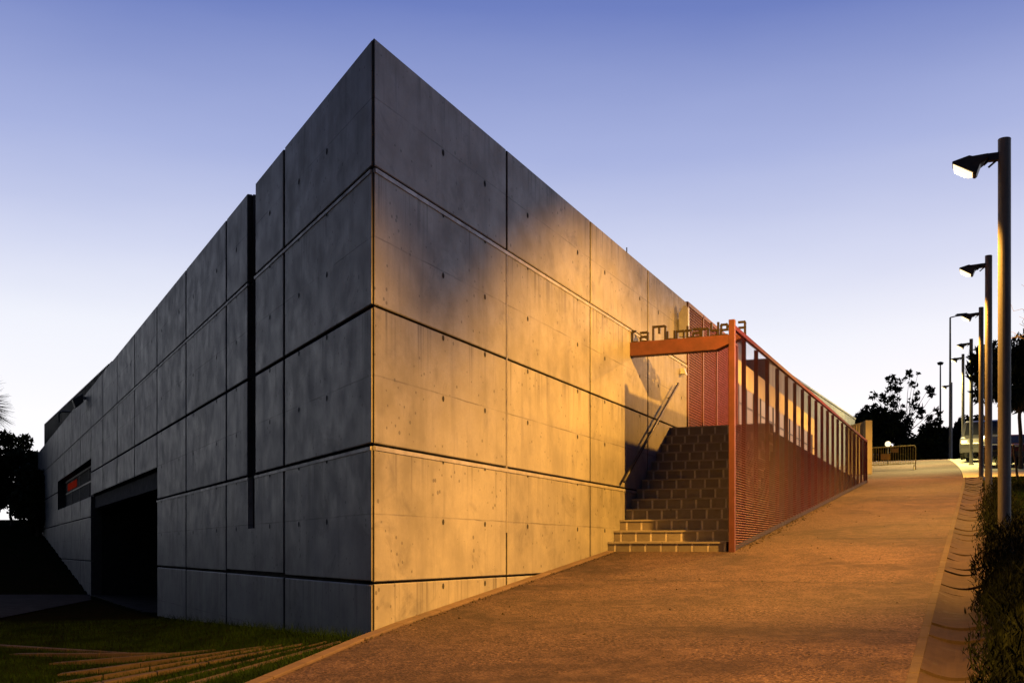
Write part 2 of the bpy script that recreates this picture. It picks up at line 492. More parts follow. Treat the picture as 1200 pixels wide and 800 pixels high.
# right-hand kerb and the gutter of shallow dished stones
m = MB(); g = MB()
k = 0
u = -14.0
while u < 33:
    ln = random.uniform(0.5, 0.95)
    a, b = u + 0.006, u + ln - 0.006
    pts = []
    for zz in (-0.1, 0.045):
        for (q, wv) in ((a, 0.0), (b, 0.0), (b, 0.085), (a, 0.085)):
            pts.append(pr(q, path_right(q) + wv, ramp_z(q) + zz))
    m.hexa(pts)
    dz0 = random.uniform(-0.012, 0.008); tilt = random.uniform(-0.010, 0.016); wob = random.uniform(-0.03, 0.05); dp = random.uniform(0.8, 1.3)
    ring = []
    nseg = 14
    for i in range(nseg + 1):
        t = i / nseg
        dish = -0.06 * math.sin(math.pi * t)
        ring.append((0.09 + (0.50 + wob) * t, dish * dp))
    for (v0, d0), (v1, d1) in zip(ring[:-1], ring[1:]):
        P = []
        for zz in (-0.07, 0.0):
            for (q, wv, dd, e) in ((a, v0, d0, tilt), (b, v0, d0, 0), (b, v1, d1, 0), (a, v1, d1, tilt)):
                P.append(pr(q, path_right(q) + wv, ramp_z(q) + 0.07 + dd + zz + dz0 + e))
        g.hexa(P)
    u += ln
tag(m.build('path_edging', KERB, bevel=0.006), kind='structure')
tag(g.build('gutter', GUTTER), kind='structure')
# stone strips fanning down through the grass left of the corner
def gpt(x, y, dz=0.0):
    return (x, y, ground_z(x, y) + dz)
FAN = [((-1.90, 11.95), (-3.35, 9.66), 0.20), ((-2.40, 12.38), (-4.75, 10.97), 0.20), ((-2.95, 12.85), (-5.35, 12.75), 0.22), ((-3.70, 13.45), (-6.0, 14.1), 0.20),
       ((-4.5, 14.1), (-7.2, 15.6), 0.2), ((-5.2, 14.9), (-8.4, 17.3), 0.2), ((-2.10, 12.2), (-3.95, 10.3), 0.10), ((-2.7, 12.65), (-5.0, 11.8), 0.10)]
for p, q, wd in FAN:
    m = MB(); n = 5
    zs = (ground_z(*p) - 0.012, ground_z(*q) - 0.012)
    d = Vector((q[0] - p[0], q[1] - p[1], 0)).normalized(); s_ = Vector((-d.y, d.x, 0))
    for i in range(n):
        t0, t1 = i / n, (i + 1) / n - 0.004
        P = []
        for zz in (-0.10, 0.0):
            for t, sg in ((t0, -1), (t1, -1), (t1, 1), (t0, 1)):
                ww = wd * (0.30 + 0.55 * t)
                x = p[0] + (q[0] - p[0]) * t + s_.x * sg * ww / 2; y = p[1] + (q[1] - p[1]) * t + s_.y * sg * ww / 2
                P.append((x, y, zs[0] + (zs[1] - zs[0]) * t + zz))
        m.hexa(P)
    tag(m.build('stone_strip', SLEEPER, bevel=0.008), kind='structure')
# driveway in front of the garage
m = MB()
m.quad([(-11.3, 23.9, -1.478), (-12.7, 32.6, -1.478), (-14.3, 36.6, -1.478), (-45, 36.6, -1.478), (-45, 20.0, -1.478)])
tag(m.build('driveway', DRIVE), kind='structure')

# ------------------------------------------------------------------ the concrete building
bld = empty('concrete_building', pr(0, 0, -0.9), 'raw concrete panel building with a knife-sharp corner beside the sloping path', 'building')
def panel(m, F, u0, u1, z0, z1, mitre=0.0, g=0.02, gz=0.022):
    """one cast panel: front face at depth 0 with a small arris, 8 cm thick"""
    c, T = 0.010, 0.08
    a0, a1, b0, b1 = u0 + g, u1 - g, z0 + gz, z1 - gz
    fr = [F(a0 + c + mitre * 0.0, 0, b0 + c), F(a1 - c, 0, b0 + c), F(a1 - c, 0, b1 - c), F(a0 + c, 0, b1 - c)]
    md = [F(a0 + mitre * c, -c, b0), F(a1, -c, b0), F(a1, -c, b1), F(a0 + mitre * c, -c, b1)]
    bk = [F(a0 + mitre * T, -T, b0), F(a1, -T, b0), F(a1, -T, b1), F(a0 + mitre * T, -T, b1)]
    i = len(m.v); m.v += [tuple(map(float, p)) for p in fr + md + bk]
    for j, f in enumerate([(0, 1, 2, 3)] + [(k, (k + 1) % 4, 4 + (k + 1) % 4, 4 + k) for k in range(4)] + [(4 + k, 4 + (k + 1) % 4, 8 + (k + 1) % 4, 8 + k) for k in range(4)] + [(11, 10, 9, 8)]):
        m.f.append(tuple(i + q for q in f)); m.m.append(2 if 5 <= j < 9 else 0)
def holes(m, F, us, z):
    for u in us:
        n = 8; r = 0.030
        m.quad([F(u + r * math.cos(2 * math.pi * k / n), 0.0025, z + r * 1.25 * math.sin(2 * math.pi * k / n)) for k in range(n)], 1)
RJ = [0.0, 3.58, 7.08, 10.5, 13.6]
ZS = [ZT, J1, J2, J3, J4, -2.2]
def hole_us(u0, u1, first):
    w_ = u1 - u0
    if w_ < 1.6: return []
    return [u0 + 1.65, u0 + 2.86] if first else [u0 + 0.75, u0 + min(2.86, w_ - 0.5)]
m = MB()
for i in range(4):
    for z1, z0 in zip(ZS[:-1], ZS[1:]):
        panel(m, pr, RJ[i], RJ[i + 1], z0, z1, 0.823 if i == 0 else 0, 0.030 if i else 0.024, 0.013)
        if z0 > -2:
            holes(m, pr, hole_us(RJ[i], RJ[i + 1], i == 0), z1 - 0.06 if z1 < ZT else J1 + 1.38 - 0.75 + 0.06)
            holes(m, pr, hole_us(RJ[i], RJ[i + 1], i == 0), z0 + 0.70)
        elif i == 0:
            holes(m, pr, hole_us(RJ[i], RJ[i + 1], True), z1 - 0.08)
lit_wall = m.build('wall', [CONC, HOLE, CONC_DARK], bld)
LJ = [0.0, 3.6, 7.2, 10.8, 14.3, 17.8, 21.2, 24.6, 28.0, 31.5, 35.0, 38.4, 41.8, 45.3, 48.8, 52.3, 55.8, 59.3]
S0, S1 = 5.25, 5.68        # the tall dark slot
GT, GB = 1.86, -1.6        # garage lintel
WT, WB = 3.10, 1.86        # strip window
m = MB()
for i in range(len(LJ) - 1):
    a0, a1 = LJ[i], LJ[i + 1]
    cols = [(a0, a1)]
    for z1, z0 in zip(ZS[:-1], ZS[1:]):
        rects = [(a0, a1, z0, z1)]
        if i == 1:
            if z0 >= J3: rects = [(a0, S0, z0, z1), (S1, a1, z0, z1)]
            elif z1 == J3:
                g = 0.050
                ol = [(a0 + g, z0 + g), (a1 - g, z0 + g), (a1 - g, z1 - g), (S1, z1 - g), (S1, 0.34), (S0, 0.34), (S0, z1 - g), (a0 + g, z1 - g)]
                m.prism([pl(q, 0, z) for q, z in ol], (-M[0] * 0.08, -M[1] * 0.08, 0))
                rects = []
        if 4 <= i <= 7:
            if z1 == J2: rects = [(a0, a1, GT, z1)]
            elif z1 < J2: rects = []
        if 8 <= i <= 11:
            if z1 == J1: rects = [(a0, a1, WT, z1)]
            elif z1 == J2: rects = [(a0, a1, z0, WB)]
        for (x0, x1, y0, y1) in rects:
            # the two pieces of a course beside the slot read as one cast: keep their joint tight
            panel(m, pl, x0, x1, y0, y1, 0.823 if i == 0 else 0, 0.050, 0.021)
        if i < 4 and z0 > -2:
            hu = hole_us(a0, a1, i == 0)
            hu = [h_ for h_ in hu if not (S0 - 0.1 < h_ < S1 + 0.1)]
            holes(m, pl, hu, z1 - 0.06 if z1 < ZT else J1 + 0.69); holes(m, pl, hu, z0 + 0.70)
        elif i < 9 and z0 > J2:
            holes(m, pl, hole_us(a0, a1, False), z0 + 0.70)
shade_wall = m.build('wall', [CONC, HOLE, CONC_DARK], bld)
# dark structural core behind the open joints
m = MB()
D0, D1 = -0.085, -0.35
m.box(pr, 0.6, 13.55, D1, D0, -2.6, ZT - 0.03)
def lcore(a0, a1, z0, z1):
    m.box(pl, a0, a1, D1, D0, z0, z1)
lcore(0.5, S0, -2.6, ZT - 0.03)
lcore(S1, 14.3, -2.6, ZT - 0.03); lcore(S0, S1, -2.6, 0.33)
lcore(14.3, 28.0, GT + 0.02, ZT - 0.03)
lcore(28.0, 41.8, WT + 0.02, ZT - 0.03); lcore(28.0, 41.8, -2.6, WB - 0.02); lcore(41.8, 59.3, -2.6, ZT - 0.03)
m.build('core_wall', CONC_DARK, bld)
# roof slab, set below the parapet
m = MB()
tip = 0.95
foot = [pr(tip, -0.36 - 0.0, 5.1), pr(36, -0.36, 5.1), pl(59.2, -0.36, 5.1), pl(tip, -0.36, 5.1)]
m.prism(foot, (0, 0, 0.2))
m.build('roof', CONC_PLAIN, bld)
m = MB()
q0, q1 = pr(36.0, -0.62, 0), pl(59.25, -0.4, 0)
m.hexa([(q0[0], q0[1], -2.6), (q0[0], q0[1] + 0.3, -2.6), (q1[0], q1[1] + 0.3, -2.6), (q1[0], q1[1], -2.6), (q0[0], q0[1], 5.09), (q0[0], q0[1] + 0.3, 5.09), (q1[0], q1[1] + 0.3, 5.09), (q1[0], q1[1], 5.09)])
m.build('rear_wall', CONC_PLAIN, bld)
# bright strips laid in two of the joints
m = MB()
for J in (J1, J3):
    m.box(pr, 0.03, 13.58, -0.02, 0.012, J - 0.062, J - 0.016)
m.build('joint_strip', ALU, bld)
m = MB()
for J in (J1, J3):
    for a, b in (((0.07, S0), (S1, 14.3), (14.3, 28.0), (28.0, 59.2)) if J == J1 else ((0.07, S0), (S1, 14.3), (28.2, 41.6))):
        m.box(pl, a, b, -0.02, 0.010, J - 0.056, J - 0.018)
m.build('joint_strip', ALU, bld)
m = MB()
m.box(pr, 3.568, 3.592, -0.05, 0.004, J3 - 0.9, J1 - 0.06)
m.build('joint_strip', ALU, bld)
# garage recess: back, cheeks, soffit and a closed door
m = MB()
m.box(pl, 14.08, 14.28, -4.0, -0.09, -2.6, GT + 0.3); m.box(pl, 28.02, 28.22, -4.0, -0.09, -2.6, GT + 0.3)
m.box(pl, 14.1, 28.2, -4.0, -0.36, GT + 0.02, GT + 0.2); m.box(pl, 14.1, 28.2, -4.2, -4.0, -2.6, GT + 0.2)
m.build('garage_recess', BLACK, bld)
m = MB(); m.box(pl, 14.32, 27.98, -4.2, 0.0, -1.8, -1.485); m.build('garage_floor', DRIVE, bld)
m = MB()
m.box(pl, 14.34, 27.96, -0.34, -0.12, GT - 0.42, GT - 0.03)
m.build('lintel', CONC_DARK, bld)
gd = MB()
for k in range(11):
    gd.box(pl, 14.6, 27.7, -3.9, -3.82, -1.5 + k * 0.3, -1.5 + k * 0.3 + 0.28)
gd.build('garage_door', DKMETAL, bld)
m = MB(); m.box(pl, 20.0, 20.5, -3.8, -3.76, 0.35, 0.6); m.build('exit_light', GREENLIGHT, bld)
# slot recess
m = MB()
m.box(pl, S0 - 0.06, S0 - 0.005, -1.0, -0.09, 0.3, 5.0); m.box(pl, S1 + 0.005, S1 + 0.06, -1.0, -0.09, 0.3, 5.0)
m.box(pl, S0 - 0.06, S1 + 0.06, -1.06, -1.0, 0.3, 5.45)
m.build('slot_recess', BLACK, bld)
# strip window
wf = MB()
wf.box(pl, 28.0, 41.8, -0.34, -0.28, WT - 0.07, WT); wf.box(pl, 28.0, 41.8, -0.34, -0.28, WB, WB + 0.07)
wf.box(pl, 28.0, 41.8, -0.335, -0.285, 2.50, 2.55)
for a in (28.03, 31.5, 35.0, 38.4, 41.74):
    wf.box(pl, a - 0.03, a + 0.03, -0.33, -0.29, WB + 0.07, WT - 0.07)
win = wf.build('window', DKMETAL, bld)
m = MB(); m.box(pl, 28.0, 41.8, -0.32, -0.31, WB + 0.06, WT - 0.06); m.build('pane', BLACK, win)
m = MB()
m.box(pl, 36.2, 40.2, -0.30, -0.285, 2.62, 2.92); m.build('reflection_panel', RED_REFLECTION, win)  # added glowing panel in place of a reflected red light
# metal clad storey above the far end of the shaded wall
def clad(p0, p1, depth, z0, z1, z2, name, mt):
    m = MB()
    p0 = Vector(p0); p1 = Vector(p1); d = (p1 - p0); ln = d.length; d.normalize(); s_ = Vector((-d.y, d.x))
    n = int(ln / 0.3)
    outline = []
    for k in range(n):
        q0 = p0 + d * (ln * k / n); q1 = p0 + d * (ln * (k + 0.8) / n); q2 = p0 + d * (ln * (k + 1) / n)
        outline += [(*q0, z0), (*q1, z0), (*(q1 + s_ * 0.05), z0), (*(q2 + s_ * 0.05), z0)]
    e = p1 + s_ * depth; f_ = p0 + s_ * depth
    outline += [(*e, z0), (*f_, z0)]
    n_ = len(outline); i = len(m.v)
    zt = lambda q: z1 + (z2 - z1) * min(1, max(0, (Vector(q[:2]) - p0).dot(d) / ln))
    m.v += [tuple(map(float, q)) for q in outline] + [(float(q[0]), float(q[1]), zt(q)) for q in outline]
    m.f.append(tuple(range(i, i + n_))[::-1]); m.f.append(tuple(range(i + n_, i + 2 * n_))); m.m += [0, 0]
    for k in range(n_):
        m.f.append((i + k, i + (k + 1) % n_, i + n_ + (k + 1) % n_, i + n_ + k)); m.m.append(0)
    # cap flashing
    a, b = p0 - s_ * 0.05, p1 - s_ * 0.05
    m.hexa([(*a, z1 + 0.003), (*b, z2 + 0.003), (*e, z2 + 0.003), (*f_, z1 + 0.003), (*a, z1 + 0.08), (*b, z2 + 0.08), (*e, z2 + 0.08), (*f_, z1 + 0.08)])
    return m.build(name, mt, bld)
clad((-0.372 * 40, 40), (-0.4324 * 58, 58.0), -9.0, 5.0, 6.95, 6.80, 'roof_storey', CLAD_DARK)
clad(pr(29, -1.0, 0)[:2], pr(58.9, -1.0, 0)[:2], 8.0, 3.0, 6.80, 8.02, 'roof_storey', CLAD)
# facade beyond the stairs: set-back wall, tall windows, red posts
FV = -0.25
m = MB()
m.box(pr, 13.6, 36.0, -0.6, FV, 4.72, ZT - 0.15); m.box(pr, 13.6, 36.0, -0.6, FV + 0.1, 2.2, 2.62)
m.box(pr, 13.6, 36.0, -0.62, 0.0, 0.0, 2.2); m.box(pr, 35.2, 36.0, -0.6, FV, 2.62, 4.72)
m.build('facade_wall', FACADE, bld)
u = 13.7
while u < 35.0:
    f_ = MB()
    for q in (u, u + 1.06):
        f_.box(pr, q, q + 0.04, FV - 0.06, FV + 0.02, 2.62, 4.72)
    f_.box(pr, u + 0.04, u + 1.06, FV - 0.05, FV + 0.01, 4.18, 4.22)
    wo = f_.build('window', DKMETAL, bld)
    p_ = MB(); p_.box(pr, u + 0.04, u + 1.06, FV - 0.03, FV - 0.015, 2.62, 4.72); p_.build('pane', GLOW_PANE, wo)
    u += 1.12
# louvre screen flush with the concrete wall, at the head of the stairs
m = MB()
z = 2.70
while z < ZT - 0.05:
    m.box(pr, 13.66, 19.0, -0.03, 0.0, z, z + 0.046); z += 0.062
m.build('louvre_screen', RED, bld)
m = MB()
for q in (13.62, 15.05, 16.5, 17.95, 19.0):
    m.box(pr, q, q + 0.09, -0.10, 0.02, 2.60, ZT)
m.box(pr, 13.62, 19.09, -0.10, 0.02, ZT - 0.07, ZT + 0.02)
m.build('louvre_post', ORANGE, bld)
# terrace beside the facade
m = MB()
m.box(pr, 12.35, 31.0, 0.005, 1.95, -0.5, 2.56)
m.build('terrace', CONC_DARK).name = 'terrace'
tag(bpy.data.objects['terrace'], 'dark raised terrace behind the red slatted fence at the head of the stairs', 'terrace')

# stairs
st = empty('stairs', pr(8.0, 0.0, -0.06), 'steep block-faced stairs rising between the concrete wall and the red fence', 'stairs')
RISE, RUN, NS = 0.2035, 0.345, 13
for k in range(NS):
    u0 = 8.0 + k * RUN; z0 = -0.05 + k * RISE
    m = MB()
    hw = 1.04
    # local axes: x out of the wall, y into the flight, z up
    F = lambda y, x, z: (x, y, z)
    u1 = (8.0 + NS * RUN + 0.0) if k == NS - 1 else u0 + RUN + 0.04
    w0, w1 = 0.004, 2.09 if k < 1 else 2.085
    if k == 2: w1 = 2.08
    m.box(F, 0.0, u1 - u0, w0, w1, -0.35, RISE - 0.03, 0)
    m.box(F, -0.015, u1 - u0, w0, w1 + 0.003, RISE - 0.03, RISE, 1)
    o = m.build('step', [BLOCK, TREAD])
    o.parent = st
    # place: rotate local x->N, y->R
    ang = math.atan2(N[1], N[0])
    p = pr(u0, 0, z0)
    o.rotation_euler = (0, 0, ang)
    o.location = (p[0] - st.location.x, p[1] - st.location.y, p[2] - st.location.z)
    # shift the block pattern per step so the courses break joint
    for vtx in o.data.vertices:
        pass
# handrail on the wall
hr = empty('handrail', pr(8.62, 0.07, 1.24), 'thin dark metal handrail slanting up the concrete wall above the stairs', 'handrail')
m = MB(); m.tube(pr(8.62, 0.10, 1.25), pr(12.45, 0.10, 3.56), 0.028, n=10)
m.build('rail', DKMETAL, hr, True)
for t in (0.12, 0.5, 0.88):
    u = 8.62 + 3.83 * t; z = 1.25 + 2.31 * t
    m = MB(); m.tube(pr(u, 0.0, z - 0.09), pr(u, 0.095, z - 0.02), 0.010, n=6); m.build('bracket', DKMETAL, hr)

# projecting plate and little light on the wall
m = MB()
m.prism([pr(12.75, 0.03, 4.62), pr(12.75, 0.24, 4.62), pr(12.75, 0.24, 5.24), pr(12.75, 0.15, 5.30), pr(12.75, 0.03, 5.12)], (R[0] * 0.12, R[1] * 0.12, 0))
m.box(pr, 12.78, 12.84, 0.001, 0.03, 4.75, 5.0)
o = m.build('wall_plate', GREYMETAL, bevel=0.006)
tag(o, 'grey metal plate projecting from the wall beside the red louvres', 'wall plate')
m = MB(); m.box(pr, 13.0, 13.14, 0.001, 0.09, 3.86, 3.98); m.prism([pr(13.0, 0.09, 3.86), pr(13.0, 0.13, 3.84), pr(13.0, 0.09, 3.97)], (R[0] * 0.14, R[1] * 0.14, 0))
tag(m.build('wall_light', HEADL), 'small white light fitting on the wall under the sign beam', 'wall light')

# ------------------------------------------------------------------ sign: beam and letters
BU0, BU1, BZ0, BZ1 = 9.30, 9.52, 3.635, 3.89
sg = empty('entrance_sign', pr(9.4, 0, BZ0), 'orange steel sign beam over the stairs carrying bronze letters', 'sign')
m = MB()
m.prism([pr(BU0, 0.0, BZ0), pr(BU0, 1.62, BZ0), pr(BU0, 2.14, BZ1 - 0.05), pr(BU0, 2.14, BZ1), pr(BU0, 0.0, BZ1)], (R[0] * (BU1 - BU0), R[1] * (BU1 - BU0), 0))
m.build('beam', ORANGE, sg, bevel=0.006)
STR = {
    'L': [[(0.55, 1.0), (0.12, 1.0), (0, 0.9), (0, 0.1), (0.1, 0.0), (0.95, 0.0)]],
    'a': [[(0.05, 1.0), (0.9, 1.0), (1, 0.9), (1, 0)], [(1, 0.52), (0.1, 0.52), (0, 0.42), (0, 0.1), (0.1, 0), (1, 0)]],
    'M': [[(0, 0), (0, 1), (0.9, 1), (1, 0.93), (1, 0)], [(0.5, 1), (0.5, 0.55)]],
    'u': [[(0, 1), (0, 0.1), (0.1, 0), (1, 0)], [(1, 1), (1, 0)]],
    'n': [[(0, 0), (0, 1)], [(0, 1), (0.9, 1), (1, 0.9), (1, 0)]],
    't': [[(0.2, 1.5), (0.2, 0.1), (0.3, 0), (0.95, 0)], [(-0.15, 1), (0.9, 1)]],
    'y': [[(0, 1.5), (0, 0.75), (0.1, 0.65), (1, 0.65)], [(1, 1.5), (1, 0.1), (0.9, 0), (0.05, 0)]],
    'e': [[(0.95, 0), (0.1, 0), (0, 0.1), (0, 0.9), (0.1, 1), (0.9, 1), (1, 0.9), (1, 0.5), (0, 0.5)]],
}
TXT = [('L', 0.03, 0.127, 0.20), ('a', 0.19, 0.325, 0.165), ('M', 0.431, 0.66, 0.255), ('u', 0.705, 0.835, 0.135), ('n', 0.88, 1.01, 0.135), ('t', 1.06, 1.158, 0.135),
       ('a', 1.19, 1.317, 0.15), ('n', 1.345, 1.465, 0.14), ('y', 1.52, 1.646, 0.15), ('e', 1.70, 1.81, 0.19), ('t', 1.86, 1.95, 0.15), ('a', 2.02, 2.13, 0.21)]
for ch, v0, v1, hh in TXT:
    m = MB()
    r_ = 0.018
    for stroke in STR[ch]:
        pts = [(v0 + (v1 - v0) * x, BZ1 + 0.012 + hh * y) for x, y in stroke]
        for (xa, za), (xb, zb) in zip(pts[:-1], pts[1:]):
            d = Vector((xb - xa, zb - za)); l_ = d.length; d.normalize(); q = Vector((-d.y, d.x)) * r_
            xa2, za2 = xa - d.x * r_, za - d.y * r_; xb2, zb2 = xb + d.x * r_, zb + d.y * r_
            jit = 0.0015 * random.random()
            m.hexa([pr(BU0 + 0.06 + jit, xa2 - q.x, za2 - q.y), pr(BU0 + 0.06 + jit, xb2 - q.x, zb2 - q.y), pr(BU0 + 0.11 + jit, xb2 - q.x, zb2 - q.y), pr(BU0 + 0.11 + jit, xa2 - q.x, za2 - q.y),
                    pr(BU0 + 0.06 + jit, xa2 + q.x, za2 + q.y), pr(BU0 + 0.06 + jit, xb2 + q.x, zb2 + q.y), pr(BU0 + 0.11 + jit, xb2 + q.x, zb2 + q.y), pr(BU0 + 0.11 + jit, xa2 + q.x, za2 + q.y)])
    m.build('letter', BRONZE, sg)

# ------------------------------------------------------------------ red slatted fence
FU0, FU1, FVv = 7.90, 31.2, 2.20
fe = empty('slatted_fence', pr(FU0, FVv, 0.0), 'long oxide red steel fence of horizontal slats running up the path', 'fence')
def ftop(u): return 3.72 + 0.0105 * (u - FU0)
m = MB()
zz = -0.02
while zz < 4.0:
    us_ = max(FU0 + 0.10, (zz - 0.075 + 0.9) / 0.107 if zz > 0 else FU0 + 0.10)
    # slat bottom follows the slope: it starts at the post and runs until the path meets it
    ue = min(FU1, (zz - 0.06 + 0.9) / 0.107)
    ub = FU0 + 0.10
    if zz > 3.72:
        ub = FU0 + (zz + 0.03 - 3.72) / 0.0105
    if ue > ub + 0.2:
        # blades tilted up towards the inside: they stop the lamp light, a low eye looks up between them
        m.hexa([pr(ub, FVv + 0.022, zz), pr(ue, FVv + 0.022, zz), pr(ue, FVv - 0.022, zz + 0.035), pr(ub, FVv - 0.022, zz + 0.035),
                pr(ub, FVv + 0.022, zz + 0.004), pr(ue, FVv + 0.022, zz + 0.004), pr(ue, FVv - 0.022, zz + 0.039), pr(ub, FVv - 0.022, zz + 0.039)])
    zz += 0.042
m.build('slat_panel', RED, fe)
m = MB(); m.box(pr, FU0, FU0 + 0.10, FVv - 0.05, FVv + 0.05, -0.06, 3.86); m.build('end_post', ORANGE, fe, bevel=0.006)
m = MB(); m.hexa([pr(FU0 + 0.1, FVv - 0.03, 3.72), pr(FU1, FVv - 0.03, ftop(FU1)), pr(FU1, FVv + 0.03, ftop(FU1)), pr(FU0 + 0.1, FVv + 0.03, 3.72),
                  pr(FU0 + 0.1, FVv - 0.03, 3.79), pr(FU1, FVv - 0.03, ftop(FU1) + 0.07), pr(FU1, FVv + 0.03, ftop(FU1) + 0.07), pr(FU0 + 0.1, FVv + 0.03, 3.79)])
m.build('top_rail', RED, fe)
m = MB(); m.hexa([pr(FU0 + 0.1, FVv - 0.03, ramp_z(FU0) + 0.05), pr(FU1, FVv - 0.03, ramp_z(FU1) + 0.05), pr(FU1, FVv + 0.02, ramp_z(FU1) + 0.05), pr(FU0 + 0.1, FVv + 0.02, ramp_z(FU0) + 0.05),
                  pr(FU0 + 0.1, FVv - 0.03, ramp_z(FU0) + 0.13), pr(FU1, FVv - 0.03, ramp_z(FU1) + 0.13), pr(FU1, FVv + 0.02, ramp_z(FU1) + 0.13), pr(FU0 + 0.1, FVv + 0.02, ramp_z(FU0) + 0.13)])
m.build('bottom_rail', DKMETAL, fe)
pu = 9.20
while pu < FU1 + 0.1:
    m = MB(); m.box(pr, pu, pu + 0.06, FVv - 0.096, FVv - 0.026, ramp_z(pu) - 0.02, ftop(pu) + 0.02)
    m.build('post', RED, fe); pu += 1.155
m = MB(); m.box(pr, FU1, FU1 + 0.09, FVv - 0.06, FVv + 0.04, ramp_z(FU1) - 0.05, ftop(FU1) + 0.08); m.build('end_post', RED, fe)

# roof bits
m = MB(); m.box(pr, 22.0, 23.3, -1.6, -0.7, 5.25, 6.35); m.box(pr, 21.95, 23.35, -1.65, -0.65, 6.35, 6.42)
tag(m.build('roof_vent', DKMETAL), 'dark box vent standing on the roof behind the sign letters', 'roof vent')
m = MB(); m.tube(pr(9.75, -0.2, 5.3), pr(9.75, -0.2, 5.80), 0.012, n=6); m.box(pr, 9.70, 9.80, -0.25, -0.15, 5.3, 5.34)
tag(m.build('roof_rod', DKMETAL), 'thin metal rod standing on the parapet of the lit wall', 'rod')
# floodlight and bracket on the parapet of the shaded wall
fl = empty('floodlight', pl(29.5, 0, 5.2), 'dark floodlight fixed to the parapet near the far end of the shaded wall', 'floodlight')
m = MB(); m.hexa([pl(29.3, 0.10, 5.20), pl(29.8, 0.10, 5.20), pl(29.75, 0.36, 4.98), pl(29.35, 0.36, 4.98), pl(29.3, 0.14, 5.48), pl(29.8, 0.14, 5.48), pl(29.75, 0.46, 5.26), pl(29.35, 0.46, 5.26)])
m.build('housing', DKMETAL, fl, bevel=0.02)
m = MB(); m.box(pl, 29.5, 29.6, 0.0, 0.16, 5.3, 5.4); m.build('bracket', GALV, fl)
m = MB(); m.path([pl(36.0, -0.02, 5.62), pl(36.0, 0.30, 5.62), pl(36.0, 0.38, 5.52), pl(36.0, 0.38, 5.15)], 0.035)
tag(m.build('pipe_hook', DKMETAL), 'short bent dark pipe hooked over the parapet of the shaded wall', 'pipe')

